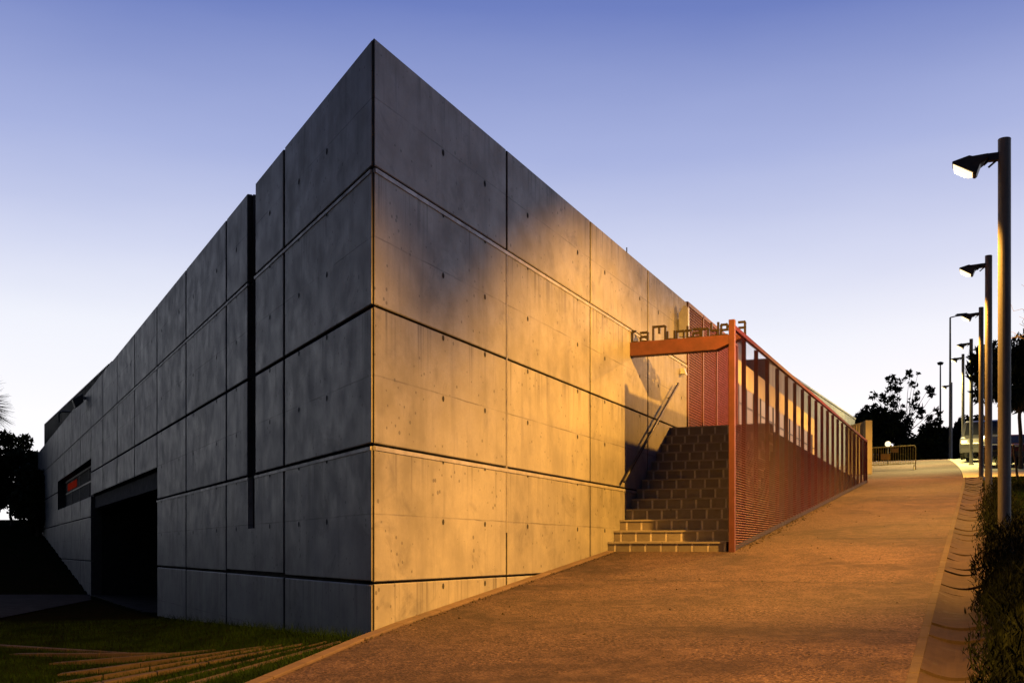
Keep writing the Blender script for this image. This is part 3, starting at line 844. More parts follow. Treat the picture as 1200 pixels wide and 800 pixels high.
# ------------------------------------------------------------------ street lamps
def even_light(ld):
    # street luminaires throw an even wash: soften the near hot spot
    ld.use_nodes = True
    t = ld.node_tree
    em = [n for n in t.nodes if n.type == 'EMISSION'][0]
    fo = t.nodes.new('ShaderNodeLightFalloff'); fo.inputs['Strength'].default_value = 1.0
    m1 = t.nodes.new('ShaderNodeMath'); m1.operation = 'MULTIPLY'; m1.inputs[1].default_value = 0.065
    m2 = t.nodes.new('ShaderNodeMath'); m2.operation = 'MULTIPLY_ADD'; m2.inputs[1].default_value = 0.55
    t.links.new(fo.outputs['Linear'], m1.inputs[0]); t.links.new(fo.outputs['Quadratic'], m2.inputs[0]); t.links.new(m1.outputs[0], m2.inputs[2])
    t.links.new(m2.outputs[0], em.inputs['Strength'])
def make_lamp(loc, label, H=6.2, lit=True):
    r = empty('street_lamp', loc, label, 'street lamp', 'street lamps along the path')
    r.rotation_euler = (0, 0, math.atan2(N[1], N[0]))     # local x = away from the building, -x = towards the path
    def P(o):
        o.parent = r; o.matrix_parent_inverse = Matrix.Identity(4); return o
    m = MB(); m.tube((0, 0, -0.15), (0, 0, H), 0.083, 0.083, 20); m.tube((0, 0, H), (0, 0, H + 0.012), 0.086, 0.080, 20)
    P(m.build('pole', GALV, None, False))
    m = MB(); m.tube((0, 0, -0.02), (0, 0, 0.10), 0.14, 0.12, 14); P(m.build('base_plate', GALV))
    zb = H - 0.22
    m = MB(); m.box(pw, -0.20, -0.06, -0.045, 0.045, zb - 0.05, zb + 0.05); m.tube((-0.18, 0, zb - 0.02), (-0.26, 0, zb - 0.09), 0.016, n=6); m.tube((-0.1, 0, zb - 0.05), (-0.2, 0, zb - 0.13), 0.014, n=6)
    P(m.build('bracket', DKMETAL))
    hd = MB()
    # wedge body: nose far from the pole, deep gear box near it; glass slopes down to the pole side
    prof = [(-0.66, zb - 0.045), (-0.655, zb - 0.02), (-0.44, zb + 0.035), (-0.40, zb + 0.02), (-0.20, zb + 0.03), (-0.20, zb - 0.02), (-0.30, zb - 0.09), (-0.345, zb - 0.21), (-0.37, zb - 0.215)]
    hw = 0.12
    i = len(hd.v)
    hd.prism([(x, -hw, z) for x, z in prof], (0, 2 * hw, 0))
    hd.tube((-0.375, -0.09, zb - 0.205), (-0.375, 0.09, zb - 0.205), 0.03, n=10)
    h_ = P(hd.build('lamp_head', DKMETAL, bevel=0.006))
    lm = MB()
    p0, p1 = Vector((-0.645, 0, zb - 0.052)), Vector((-0.395, 0, zb - 0.205))
    d = (p1 - p0).normalized(); nn = Vector((d.z, 0, -d.x))
    if nn.z > 0: nn = -nn
    ring = []
    a, b = p0 + nn * 0.004, p1 + nn * 0.004
    c0, c1 = p0 + d * 0.05 + nn * 0.05, p1 - d * 0.05 + nn * 0.05
    lm.hexa([(a.x, -0.10, a.z), (b.x, -0.10, b.z), (b.x, 0.10, b.z), (a.x, 0.10, a.z), (c0.x, -0.07, c0.z), (c1.x, -0.07, c1.z), (c1.x, 0.07, c1.z), (c0.x, 0.07, c0.z)])
    lo = P(lm.build('lens', LENS)); lo.parent = h_
    bb = MB(); e0, e1 = c0 + d * 0.005 + nn * 0.003, c1 - d * 0.03 + nn * 0.003
    bb.hexa([(e0.x, -0.045, e0.z), (e1.x, -0.045, e1.z), (e1.x, 0.045, e1.z), (e0.x, 0.045, e0.z), (e0.x + nn.x * 0.01, -0.04, e0.z + nn.z * 0.01), (e1.x + nn.x * 0.01, -0.04, e1.z + nn.z * 0.01), (e1.x + nn.x * 0.01, 0.04, e1.z + nn.z * 0.01), (e0.x + nn.x * 0.01, 0.04, e0.z + nn.z * 0.01)])
    bo = P(bb.build('bulb', BULB)); bo.parent = h_
    if lit:
        ld = bpy.data.lights.new('lamp_light', 'SPOT')
        even_light(ld)
        ld.energy = LAMP_W; ld.color = LAMP_COL; ld.spot_size = rad(136); ld.spot_blend = 0.5; ld.shadow_soft_size = 0.06
        lo_ = bpy.data.objects.new('lamp_light', ld); COL.objects.link(lo_)
        mid = (p0 + p1) / 2 + nn * 0.10
        lo_.location = mid
        aim = Vector((-math.sin(rad(27)), 0, -math.cos(rad(27))))
        lo_.rotation_euler = (-aim).to_track_quat('Z', 'Y').to_euler()
        lo_.parent = r
    return r
def copy_tree(o, parent=None):
    c = o.copy(); COL.objects.link(c)
    if parent is not None: c.parent = parent
    for ch in list(o.children):
        copy_tree(ch, c)
    return c
LAMPS = [(6.1, 6.31, 'nearest tall street lamp, with the thickest pole, its glowing head over the path'),
         (18.7, 6.20, 'second street lamp from the camera, glowing, its pole just left of the nearest one'),
         (32.4, 6.05, 'third street lamp from the camera, its lit head washed out against the pale sky'),
         (47.6, 5.62, 'fourth street lamp, standing at the end of the hedge before the parked van'),
         (59.0, 5.10, 'fifth street lamp, pale greenish pole on the bright paving'),
         (76.0, 4.08, 'farthest and smallest street lamp of the row, at the crest of the path'),
         (-4.6, 6.30, 'street lamp beside the camera, its light falling on the sharp corner')]
l0 = None
dim_light = bpy.data.lights.new('lamp_light_dim', 'SPOT')
even_light(dim_light)
dim_light.energy = LAMP_W * 1.5; dim_light.color = (1.0, 0.74, 0.24); dim_light.spot_size = rad(136); dim_light.spot_blend = 0.5; dim_light.shadow_soft_size = 0.06
for u, v, lab in LAMPS:
    loc = pr(u, v, ramp_z(u) - {6.1: 0.35, 18.7: 0.12, -4.6: 0.3}.get(u, 0))
    if l0 is None:
        l0 = make_lamp(loc, lab)
    else:
        c = copy_tree(l0); c.location = loc; c['label'] = lab
        for ch in c.children:
            if ch.type == 'LIGHT' and u < 0:      # this head is tipped a little more towards the wall
                ch.rotation_euler = (-Vector((-0.52, -0.02, -0.86))).to_track_quat('Z', 'Y').to_euler()
        for ch in list(c.children):
            if ch.type == 'LIGHT' and u > 70:
                bpy.data.objects.remove(ch)
            elif ch.type == 'LIGHT' and u > 40:
                ch.data = dim_light
for ch in l0.children:
    if ch.type == 'LIGHT':                        # the nearest head is turned up the slope
        ch.rotation_euler = (-Vector((-0.47, 0.30, -0.82))).to_track_quat('Z', 'Y').to_euler()
# two taller, thin road lights far beyond
def road_light(x, z_top, Y, label, arm):
    X = (x - 600) / 1265 * Y
    zt = (645 - z_top) / 1265 * Y
    u, v = uv_of(X, Y); zb = ramp_z(u)
    r = empty('road_light', (X, Y, zb), label, 'road light', 'thin road lights beyond the crest')
    m = MB(); m.tube((X, Y, zb - 0.1), (X, Y, zt), 0.10, 0.055, 10); m.build('pole', GALV, r)
    m = MB()
    if arm:
        m.tube((X, Y, zt), (X + 0.5, Y - 0.2, zt + 0.1), 0.04, n=6); m.hexa([(X + 0.35, Y - 0.3, zt + 0.05), (X + 1.1, Y - 0.4, zt + 0.12), (X + 1.1, Y - 0.1, zt + 0.12), (X + 0.35, Y, zt + 0.05), (X + 0.35, Y - 0.3, zt + 0.2), (X + 1.0, Y - 0.35, zt + 0.25), (X + 1.0, Y - 0.1, zt + 0.25), (X + 0.35, Y, zt + 0.2)])
    else:
        m.tube((X, Y, zt - 0.02), (X, Y, zt + 0.16), 0.20, 0.28, 12); m.tube((X, Y, zt + 0.16), (X, Y, zt + 0.24), 0.28, 0.08, 12)
    m.build('lamp_head', DKMETAL, r)
road_light(1113.5, 372, 74, 'tall thin road light rising behind the farthest street lamps', True)
road_light(1102, 427, 92, 'thin road light with a small round top, left of the lamp row', False)

# ------------------------------------------------------------------ plants
def leaf_cloud(centers, radii, n, size, aspect=2.2, squash=(1, 1, 1), droop=0.0):
    """n leaf-shaped quads spread through the clumps"""
    centers = np.array(centers); radii = np.array(radii)
    pr_ = radii ** 2; pr_ = pr_ / pr_.sum()
    idx = rng.choice(len(centers), n, p=pr_)
    d = rng.normal(size=(n, 3)); d /= np.linalg.norm(d, axis=1)[:, None]
    rr = radii[idx] * rng.uniform(0.25, 1.0, n) ** 0.6
    P = centers[idx] + d * rr[:, None] * np.array(squash)
    t = rng.normal(size=(n, 3)); t[:, 2] -= droop; t /= np.linalg.norm(t, axis=1)[:, None]
    b = np.cross(t, rng.normal(size=(n, 3))); b /= np.linalg.norm(b, axis=1)[:, None]
    s = size * rng.uniform(0.6, 1.35, n)[:, None]
    t = t * s * aspect / 2; b = b * s / 2
    V = np.stack([P - t, P + b * 0.9, P + t, P - b * 0.9], 1).reshape(-1, 3)
    F = np.arange(n * 4).reshape(-1, 4)
    return V, F
def limb(m, a, b, r0, r1, seg=4, wob=0.08):
    a = Vector(a); b = Vector(b); ln = (b - a).length
    pts = [a]
    for k in range(1, seg):
        pts.append(a.lerp(b, k / seg) + Vector(rng.normal(size=3)) * ln * wob / seg)
    pts.append(b)
    for k in range(seg):
        m.tube(pts[k], pts[k + 1], r0 + (r1 - r0) * k / seg, r0 + (r1 - r0) * (k + 1) / seg, 7)
def tree(name, label, X, Y, z0, trunk_h, crown, n, leaf, trunk_r=0.15, limbs=7, mat=LEAF, squash=(1, 1, 1), droop=0.0, aspect=2.2, group=None):
    """crown: list of (dx, dy, z above base, radius)"""
    r = empty(name, (X, Y, z0), label, 'tree' if 'tree' in name or name == 'pine' else 'shrub', group)
    m = MB()
    top = Vector((X, Y, z0 + trunk_h))
    limb(m, (X, Y, z0 - 0.2), top, trunk_r, trunk_r * 0.65)
    cs = [(X + c[0], Y + c[1], z0 + c[2]) for c in crown]
    for c in random.sample(cs, min(limbs, len(cs))):
        limb(m, top - Vector((0, 0, random.uniform(0, trunk_h * 0.25))), c, trunk_r * 0.5, trunk_r * 0.12)
    m.build('trunk', BARK, r)
    V, F = leaf_cloud(cs, [c[3] for c in crown], n, leaf, aspect, squash, droop)
    fast_mesh('crown', V, F, mat, r)
    return r
def blob(n, rx, ry, z0, z1, r0, r1, dome=True):
    o = []
    for _ in range(n):
        while True:
            x, y, t = rng.uniform(-1, 1), rng.uniform(-1, 1), rng.uniform(0, 1)
            lim = 1.0 if not dome else math.sqrt(max(0.05, 1 - (2 * t - 1) ** 2 * 0.85))
            if x * x + y * y <= lim * lim: break
        o.append((x * rx, y * ry, z0 + (z1 - z0) * t, rng.uniform(r0, r1)))
    return o
def at(x, y, Y):
    return ((x - 600) / 1265 * Y, Y, (645 - y) / 1265 * Y)
# rounded evergreen and the sparse tree at the end of the fence
X, Y, Z = at(1022, 552, 78)
tree('evergreen_tree', 'dense dark rounded evergreen tree behind the end of the red fence', X, Y, Z, 2.0, blob(34, 1.75, 1.6, 1.4, 4.35, 0.5, 0.8), 9000, 0.16, 0.16)
X, Y, Z = at(1058, 548, 82)
cr = [c for c in blob(70, 2.2, 1.9, 1.5, 7.3, 0.14, 0.42)]
cr = [(c[0] * (0.55 + 0.6 * min(1, (c[2] - 1.5) / 3)), c[1], c[2], c[3]) for c in cr]
tree('sparse_tree', 'airy tree with sparse leaves and sky showing through, behind the barrier', X, Y, Z, 2.6, cr, 1500, 0.17, 0.08, 40)
# dark conifers and shrubs along the crest
X, Y, Z = at(1082, 556, 76)
tree('conifer_tree', 'dark conifer with spiky tips left of the farthest street lamp', X, Y, Z, 1.5, [(dx * 0.45, dy * 0.4, z, r_) for dx, dy, z, r_ in [(-3.0, 0, 0.8, 0.8), (-3.0, 0, 1.7, 0.7), (-1.6, 0, 0.9, 0.9), (-1.6, 0.3, 1.9, 0.8), (-0.2, 0, 1, 0.9), (0, 0.4, 2.2, 0.8), (1.2, 0, 1, 0.9), (1.2, 0, 2.4, 0.8), (2.2, 0, 1.2, 0.8), (2.0, 0, 2.9, 0.6), (1.0, 0, 3.3, 0.5), (2.3, 0, 3.7, 0.35), (0.9, 0, 4.0, 0.25), (2.5, 0, 4.3, 0.18), (0.2, 0, 3.0, 0.5)]], 6000, 0.13, 0.14, mat=LEAF, aspect=3)
for (x, y, Yd, wx, h0, lab) in ((1050, 552, 88, 2.6, 2.4, 'low dark shrub mass behind the yellow barrier'), (1104, 552, 84, 1.4, 3.6, 'dark rounded shrub between the farthest street lamp and the conifer'),
                              (1132, 554, 88, 2.0, 4.4, 'dark bushy tree behind the pale fifth lamp pole'), (1150, 556, 100, 3.0, 4.6, 'dark treetop mass behind the silver van')):
    X, Y, Z = at(x, y, Yd)
    tree('dark_shrub', lab, X, Y, Z, 1.0, blob(22, wx, 1.2, 0.4, h0, 0.45, 0.85), 5000, 0.17, 0.12)
# drooping tree on the right
X, Y, Z = at(1196, 561, 46)
tree('drooping_tree', 'dark tree with drooping leaves behind the nearest lamp pole', X, Y, Z - 0.2, 3.9, blob(44, 1.95, 1.5, 3.3, 6.4, 0.30, 0.62), 6500, 0.11, 0.10, 16, droop=1.6, aspect=3.4)
# tree whose bare twigs reach in from the right
X, Y = 8.35, 15.6
u_, v_ = uv_of(X, Y)
bt = empty('bare_tree', (X, Y, ramp_z(u_)), 'leafless tree whose thin twigs reach past the nearest lamp pole', 'tree')
m = MB()
zb = ramp_z(u_)
limb(m, (X, Y, zb - 0.2), (X + 0.1, Y, zb + 2.6), 0.09, 0.06)
def twig(p, d, ln, r, dep):
    q = p + d * ln
    limb(m, p, q, r, r * 0.55, 3, 0.25)
    if dep == 0: return
    for k in range(3 if dep > 1 else 2):
        nd = (d + Vector(rng.normal(size=3)) * 0.42 + Vector((0, 0, 0.10))).normalized()
        twig(p.lerp(q, random.uniform(0.5, 1.0)), nd, ln * random.uniform(0.55, 0.8), r * 0.55, dep - 1)
for dx, dy, dz in ((-0.40, 0, 0.95), (-0.5, 0.2, 0.8), (0.4, 0.1, 0.9), (0.05, -0.3, 1), (-0.15, 0.3, 1)):
    twig(Vector((X + 0.1, Y, zb + random.uniform(1.9, 2.6))), Vector((dx, dy, dz)).normalized(), 1.05, 0.018, 3)
m.build('branch', BARK, bt)
# left side: trees on the bank, palm outside the frame
for (x, y, Yd, wx, zz0, h0, n, lab) in ((12, 614, 62, 2.3, 1.05, 5.0, 16000, 'dark leafy tree on the bank at the far left, over a gap of sky'), (44, 625, 57, 1.0, 0.4, 3.3, 4500, 'small dark tree touching the far end of the shaded wall')):
    X, Y, Z = at(x, y, Yd)
    Z = ground_z(X, Y)
    tree('bank_tree', lab, X, Y, Z, 1.3, blob(48, wx, 1.4, zz0, h0, 0.4, 0.75), n, 0.15, 0.10, 10)
tr = empty('palm_tree', (*at(-34, 600, 50)[:2], ground_z(*at(-34, 600, 50)[:2])), 'palm whose spiky fronds reach in at the left edge', 'palm tree')
X, Y, _ = at(-34, 600, 50)
zc = (645 - 472) / 1265 * 50
m = MB(); limb(m, (X, Y, ground_z(X, Y) - 0.2), (X, Y, zc), 0.22, 0.18, 6, 0.03); m.build('trunk', BARK, tr)
PV = []; PF = []
for k in range(44):
    az = rng.uniform(0, 2 * math.pi); el = rng.uniform(-0.75, 1.1); ln = rng.uniform(1.5, 2.05)
    d = np.array([math.cos(az) * math.cos(el), math.sin(az) * math.cos(el), math.sin(el)])
    for j in range(16):
        # fan leaf: fingers spread from the end of the stalk
        base = np.array([X, Y, zc]) + d * ln * 0.45
        fd = d + rng.normal(size=3) * 0.28; fd /= np.linalg.norm(fd); fd[2] -= 0.12
        tip_ = base + fd * ln * 0.6
        sd = np.cross(fd, rng.normal(size=3)); sd /= np.linalg.norm(sd); sd *= 0.016
        i = len(PV); PV += [base - sd, base + sd, tip_ + sd * 0.2, tip_ - sd * 0.2]; PF.append((i, i + 1, i + 2, i + 3))
fast_mesh('frond', PV, PF, mat_leaf('palm_frond', (0.05, 0.06, 0.022), (0.08, 0.085, 0.035)), tr)
# hedge of spiky evergreen sprigs along the gutter
hp = pr(-4, 6.1, ramp_z(-4))
hd = empty('hedge', hp, 'low ragged dark hedge growing along the gutter right of the path', 'hedge')
HV = []; HF = []
n = 34000
uu = rng.uniform(-5.5, 16.8, n); uu = np.where(rng.random(n) < 0.55, rng.uniform(-5.5, 6, n), uu)
VV = []
for k in range(n):
    u = uu[k]
    hh = 0.62 + 0.17 * math.sin(u * 1.9) + 0.13 * math.sin(u * 4.3 + 1) + (0.14 if u > 15.2 else 0)
    wd = 0.40 + 0.08 * math.sin(u * 2.7 + 2)
    v = 6.36 + rng.normal() * wd * 0.47
    v = min(max(v, 5.97 + 0.07 * math.sin(u * 5.1) + 0.05 * math.sin(u * 11.3)), 7.0)
    side = max(0.1, 1 - ((v - 6.42) / 0.60) ** 2)
    z = ramp_z(u) + hh * side * rng.uniform(0.05, 1.0) ** 0.6
    p = np.array(pr(u, v, z))
    t = rng.normal(size=3) * 0.55; t[2] = abs(t[2]) + 0.65; t /= np.linalg.norm(t)
    b = np.cross(t, rng.normal(size=3)); b /= np.linalg.norm(b)
    s = rng.uniform(0.03, 0.085); wq = rng.uniform(0.004, 0.009)
    if rng.random() < 0.06: s *= 2.4
    i = len(HV); HV += [p - t * s * 0.3, p + b * wq + t * s * 0.3, p + t * s, p - b * wq + t * s * 0.3]; HF.append((i, i + 1, i + 2, i + 3))
fast_mesh('foliage', HV, HF, LEAF2, hd)
for k in range(40):
    m = MB()
    u = -5.3 + k * 0.56; v = 6.42 + rng.normal() * 0.08; z = ramp_z(u)
    limb(m, pr(u, v, z - 0.05), pr(u + rng.normal() * 0.1, v + rng.normal() * 0.1, z + 0.45), 0.014, 0.005, 2)
    m.build('stem', BARK, hd)
# grass, left fan and right lawn
GV = []; GF = []
def on_strip(x, y):
    for p, q, wd in FAN:
        d = np.array([q[0] - p[0], q[1] - p[1]]); l2 = d @ d
        t = ((x - p[0]) * d[0] + (y - p[1]) * d[1]) / l2
        if 0 <= t <= 1:
            c = np.array(p) + d * t
            if math.hypot(x - c[0], y - c[1]) < wd * (0.30 + 0.55 * t) / 2 * 0.75: return True
    return False
def blade(x, y, h, wd):
    z = ground_z(x, y) - 0.035
    a = rng.uniform(0, 2 * math.pi); le = rng.normal(size=2) * h * 0.45
    dx, dy = math.cos(a) * wd, math.sin(a) * wd
    i = len(GV)
    GV.extend([(x - dx, y - dy, z), (x + dx, y + dy, z), (x + le[0], y + le[1], z + h)]); GF.append((i, i + 1, i + 2))
cnt = 0
while cnt < 60000:
    y = 8.0 + 15.0 * rng.random() ** 1.5; x = rng.uniform(-0.5 * y, -1.2)
    u, v = uv_of(x, y); a, b = ab_of(x, y)
    if v > kerb_v(u) - 0.01 or b < 0.02 or on_strip(x, y): continue
    near_wall = b < 0.25 and rng.random() < 0.5
    blade(x, y, rng.uniform(0.03, 0.075) * (2.4 if near_wall else 1), 0.004)
    cnt += 1
cnt = 0
while cnt < 16000:
    u = rng.uniform(2, 33.8); v = rng.uniform(6.6, 14)
    x, y, _ = pr(u, v, 0)
    if x / y > 0.52: continue
    blade(x, y, rng.uniform(0.05, 0.12), 0.006); cnt += 1
g_ = fast_mesh('grass', GV, GF, GRASS)
tag(g_, 'short grass blades between the stone strips and on the lawn behind the hedge', 'grass', kind='stuff')

SV = []; SF = []
def stone(x, y, z, r):
    i = len(SV)
    P = rng.normal(size=(6, 3)) * 0.25 + np.array([(1, 0, 0), (-1, 0, 0), (0, 1, 0), (0, -1, 0), (0, 0, 0.8), (0, 0, -0.6)])
    for p in P: SV.append((x + p[0] * r, y + p[1] * r, z + p[2] * r))
    for f in ((0, 2, 4), (2, 1, 4), (1, 3, 4), (3, 0, 4), (2, 0, 5), (1, 2, 5), (3, 1, 5), (0, 3, 5)):
        SF.append(tuple(i + k for k in f))
for k in range(900):
    q = rng.random()
    if q < 0.45: u = rng.uniform(8.0, 20); v = 2.24 + abs(rng.normal()) * 0.10
    elif q < 0.8: u = rng.uniform(-1, 7.9); v = 0.16 + abs(rng.normal()) * 0.05
    else: u = rng.uniform(-3, 26); v = rng.uniform(0.3, 5.3)
    x, y, _ = pr(u, v, 0); stone(x, y, ramp_z(u) + 0.034, 0.006 + 0.016 * rng.random() ** 3 + (0.02 * rng.random() if q < 0.12 else 0))
tag(fast_mesh('grit', SV, SF, KERB), 'scattered grit and small stones along the fence foot and on the path', 'grit', kind='stuff')

# ------------------------------------------------------------------ things at the top of the slope
# pale concrete wall at the end of the fence
bw = empty('boundary_wall', at(995, 560, 47), 'short pale concrete wall ending in a pillar, past the end of the red fence', 'wall')
def px(x, Y): return (x - 600) / 1265 * Y
m = MB()
x0, x1 = px(993.5, 48.0), px(1014.2, 47.2)
m.hexa([(x0, 48.0, 2.8), (x1, 47.2, 2.8), (x1 + 0.1, 47.6, 2.8), (x0 + 0.1, 48.4, 2.8), (x0, 48.0, 5.55), (x1, 47.2, 5.65), (x1 + 0.1, 47.6, 5.65), (x0 + 0.1, 48.4, 5.55)])
for k in range(7):
    xx = x0 + (x1 - x0) * (k + 0.5) / 7; yy = 48.0 - 0.8 * (k + 0.5) / 7
    m.box(pw, xx - 0.035, xx + 0.02, yy - 0.03, yy + 0.05, 2.8, 5.52)
m.build('wall_panel', CONC_PALE, bw)
m = MB(); m.box(pw, px(1014.4, 46.9), px(1022.2, 46.9), 46.9, 47.25, 2.8, 5.66); m.build('pillar', CONC_PALE, bw, bevel=0.01)
# crowd barrier across the path
X0, X1, Yb = px(1010, 51.5), px(1073, 50.0), None
A = Vector((X0, 51.5, 0)); B = Vector((X1, 50.0, 0))
zb = ramp_z(uv_of(B.x, B.y)[0]) + 0.03
ba = empty('crowd_barrier', (B.x, B.y, zb), 'yellow crowd barrier with thin bars closing the path at the top', 'barrier')
m = MB()
def bp(t, z): 
    q = A.lerp(B, t); return (q.x, q.y, zb + z)
m.path([bp(0, 0.08), bp(0, 1.02), bp(0.02, 1.12), bp(0.98, 1.12), bp(1.0, 1.02), bp(1.0, 0.0)], 0.024)
m.path([bp(0, 0.30), bp(1.0, 0.30)], 0.02)
m.build('frame', YELLOW, ba)
m = MB()
for k in range(1, 22):
    m.tube(bp(k / 22, 0.30), bp(k / 22, 1.12), 0.010, n=5)
m.build('bar', YELLOW, ba)
for t in (0.14, 0.97):
    m = MB(); q = A.lerp(B, t)
    m.tube((q.x - 0.12, q.y - 0.34, zb + 0.02 - 0.04), (q.x, q.y, zb + 0.30), 0.018); m.tube((q.x + 0.12, q.y + 0.34, zb + 0.04), (q.x, q.y, zb + 0.30), 0.018); m.build('foot', YELLOW, ba)
for (t, z0, z1, wd, lab) in ((0.44, 0.52, 0.80, 0.22, 'orange'), (0.62, 0.84, 1.04, 0.16, 'orange')):
    m = MB(); q = A.lerp(B, t); m.box(pw, q.x - wd, q.x + wd, q.y - 0.05, q.y - 0.03, zb + z0, zb + z1); m.build('plate', SIGNOR, ba)
# glowing globe lamp among the trees
X, Y, Z = at(1040.5, 520, 58)
gb = ramp_z(uv_of(X, Y)[0])
gl = empty('globe_lamp', (X, Y, gb), 'small glowing globe lamp in front of the dark trees, above the barrier', 'lamp')
bm_ = bmesh.new(); bmesh.ops.create_uvsphere(bm_, u_segments=16, v_segments=10, radius=0.15); me = bpy.data.meshes.new('globe'); bm_.to_mesh(me); bm_.free()
me.materials.append(GLOBE)
o = bpy.data.objects.new('globe', me); COL.objects.link(o); o.parent = gl; o.location = (0, 0, Z - gb)
m = MB(); m.tube((X, Y, gb - 0.1), (X, Y, Z - 0.15), 0.04, n=8); m.tube((X, Y, Z - 0.2), (X, Y, Z - 0.14), 0.09, n=10); m.build('post', DKMETAL, gl)

# ------------------------------------------------------------------ parked vehicles
def wheel(parent, F, x, y, r, wd):
    m = MB(); m.tube(F(x, y - wd / 2, r), F(x, y + wd / 2, r), r, n=20); w_ = m.build('wheel', TYRE, parent)
    for s_ in (-1, 1):
        m = MB(); m.tube(F(x, y + s_ * wd / 2, r), F(x, y + s_ * (wd / 2 + 0.012), r), r * 0.6, r * 0.5, n=14); m.build('rim', GREYMETAL, w_)
def vehicle(name, label, cat, loc, rz, side, wd, paint, glassband, wheels, wr, hl, taper=0.13):
    r = empty(name, loc, label, cat, 'vehicles parked beyond the lawn')
    ca, sa = math.cos(rz), math.sin(rz)
    F = lambda x, y, z: (loc[0] + x * ca - y * sa, loc[1] + x * sa + y * ca, loc[2] + z)
    m = MB()
    # cross-sections across the width: the cabin leans in above the waist
    zmax = max(z for x, z in side); zw = glassband[0]
    ys = [-1, -0.9, 0.9, 1]
    rows = []
    for yv in ys:
        row = []
        for x, z in side:
            k = 1 - taper * max(0, (z - zw) / (zmax - zw))
            row.append(F(x * (1 if abs(yv) < 0.95 else 0.995), yv * wd / 2 * k, z if abs(yv) < 0.95 else z - 0.03 * (z > 0.4)))
        rows.append(row)
    i = len(m.v); n_ = len(side)
    for row in rows: m.v += [tuple(map(float, p)) for p in row]
    for a in range(3):
        for k in range(n_):
            m.f.append((i + a * n_ + k, i + a * n_ + (k + 1) % n_, i + (a + 1) * n_ + (k + 1) % n_, i + (a + 1) * n_ + k)); m.m.append(0)
    m.f.append(tuple(i + k for k in range(n_))); m.m.append(0)
    m.f.append(tuple(i + 3 * n_ + k for k in range(n_))[::-1]); m.m.append(0)
    m.build('body', paint, r, bevel=0.03)
    # side glass
    for s_ in (-1, 1):
        m = MB()
        for poly in glassband[1]:
            pts = []
            for x, z in poly:
                k = 1 - taper * max(0, (z - zw) / (zmax - zw)); pts.append(F(x, s_ * (wd / 2 * k + 0.008), z - 0.03))
            m.quad(pts)
        m.build('window', GLASSD, r)
    (x0, z0), (x1, z1) = glassband[2]
    m = MB()
    k0 = 1 - taper * max(0, (z0 - zw) / (zmax - zw)); k1 = 1 - taper * max(0, (z1 - zw) / (zmax - zw))
    d = 0.012
    m.quad([F(x0 + d, -wd * 0.42 * k0, z0), F(x0 + d, wd * 0.42 * k0, z0), F(x1 + d, wd * 0.42 * k1, z1), F(x1 + d, -wd * 0.42 * k1, z1)])
    m.build('windscreen', GLASSD, r)
    for x in wheels:
        for s_ in (-1, 1):
            wheel(r, F, x, s_ * (wd / 2 - 0.08), wr, 0.2)
    for s_ in (-1, 1):
        m = MB(); m.hexa([F(hl[0], s_ * wd * 0.30, hl[1]), F(hl[0] + 0.03, s_ * wd * 0.30, hl[1]), F(hl[0] + 0.03, s_ * wd * 0.46, hl[1]), F(hl[0], s_ * wd * 0.46, hl[1]),
                          F(hl[0] - 0.04, s_ * wd * 0.30, hl[1] + 0.16), F(hl[0], s_ * wd * 0.30, hl[1] + 0.16), F(hl[0], s_ * wd * 0.46, hl[1] + 0.18), F(hl[0] - 0.04, s_ * wd * 0.46, hl[1] + 0.18)])
        m.build('headlight', HEADL, r)
    m = MB(); m.hexa([F(hl[0] - 0.05, -wd * 0.46, 0.3), F(hl[0] + 0.07, -wd * 0.46, 0.3), F(hl[0] + 0.07, wd * 0.46, 0.3), F(hl[0] - 0.05, wd * 0.46, 0.3), F(hl[0] - 0.05, -wd * 0.46, 0.52), F(hl[0] + 0.06, -wd * 0.46, 0.52), F(hl[0] + 0.06, wd * 0.46, 0.52), F(hl[0] - 0.05, wd * 0.46, 0.52)])
    m.build('bumper', DKMETAL, r)
    return r
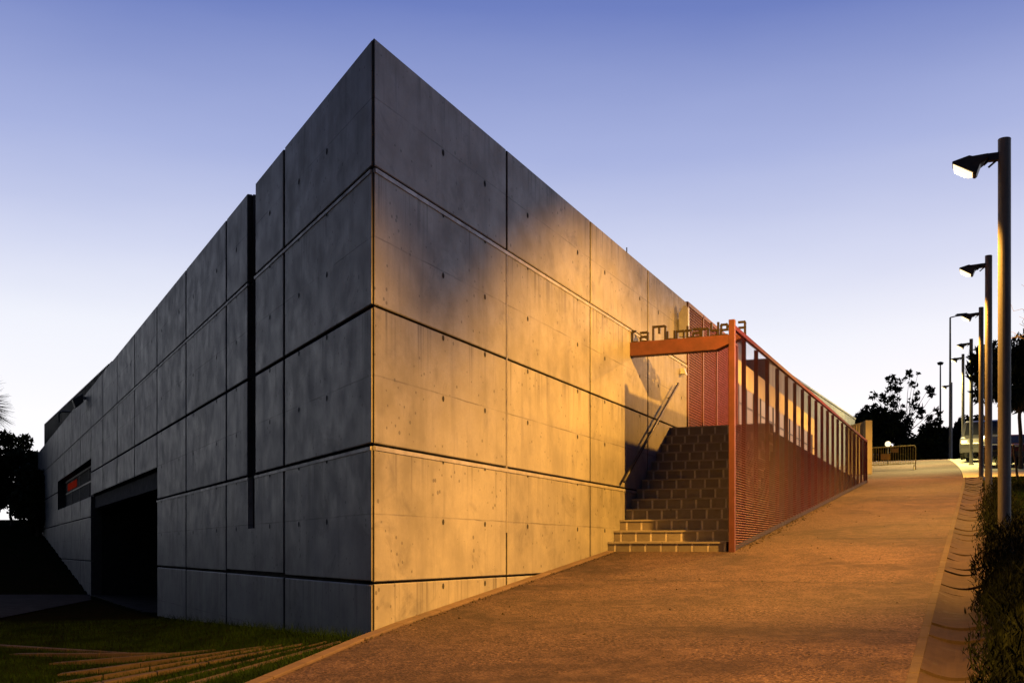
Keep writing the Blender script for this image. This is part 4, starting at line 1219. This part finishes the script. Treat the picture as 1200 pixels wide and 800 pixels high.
van_side = [(-2.4, 0.3), (2.35, 0.3), (2.4, 0.75), (2.2, 1.05), (1.6, 1.22), (0.95, 2.02), (0.6, 2.12), (-2.3, 2.12), (-2.42, 1.2)]
van_gl = (1.2, [[(0.2, 1.25), (1.45, 1.25), (0.9, 1.95), (0.2, 1.95)], [(-1.0, 1.25), (0.1, 1.25), (0.1, 1.95), (-1.0, 1.95)]], ((1.56, 1.28), (1.0, 1.98)))
car_side = [(-2.0, 0.3), (2.0, 0.3), (2.08, 0.62), (1.95, 0.82), (0.95, 0.95), (0.25, 1.42), (-0.9, 1.46), (-1.75, 1.02), (-2.08, 0.92)]
car_gl = (0.95, [[(0.02, 0.98), (0.8, 0.98), (0.2, 1.36), (0.02, 1.38)], [(-1.4, 1.0), (-0.06, 0.98), (-0.06, 1.38), (-0.85, 1.38)]], ((0.92, 0.98), (0.28, 1.39)))
def park(x, Y): 
    X = px(x, Y); return (X, Y, ramp_z(uv_of(X, Y)[0]) + 0.02)
vehicle('parked_van', 'silver van parked beyond the lawn, seen between the second and fourth lamp poles', 'van', park(1152, 58), rad(-118), van_side, 1.9, VANPAINT, van_gl, (1.5, -1.5), 0.33, (2.36, 0.78))
vehicle('parked_car', 'black car parked in front of the silver van, just left of the nearest pole', 'car', park(1173, 50), rad(-112), car_side, 1.75, CARBLACK, car_gl, (1.3, -1.25), 0.31, (2.0, 0.62))
vehicle('parked_car', 'wine red car parked at the right edge behind the nearest pole', 'car', park(1199, 49), rad(-105), car_side, 1.75, CARRED, car_gl, (1.3, -1.25), 0.31, (2.0, 0.62))
# leaning stake by the nearest pole
m = MB(); p = at(1189, 540, 38); q = at(1193, 562, 38); gz = ramp_z(uv_of(q[0], q[1])[0])
m.tube((q[0], q[1], gz - 0.1), (q[0] - 0.16, q[1], gz + 1.2), 0.045, 0.04, 8); m.tube((q[0] - 0.16, q[1], gz + 1.2), (q[0] - 0.165, q[1], gz + 1.24), 0.04, 0.02, 8)
tag(m.build('tree_stake', BARK), 'short dark stake leaning beside the nearest lamp pole on the lawn', 'stake')
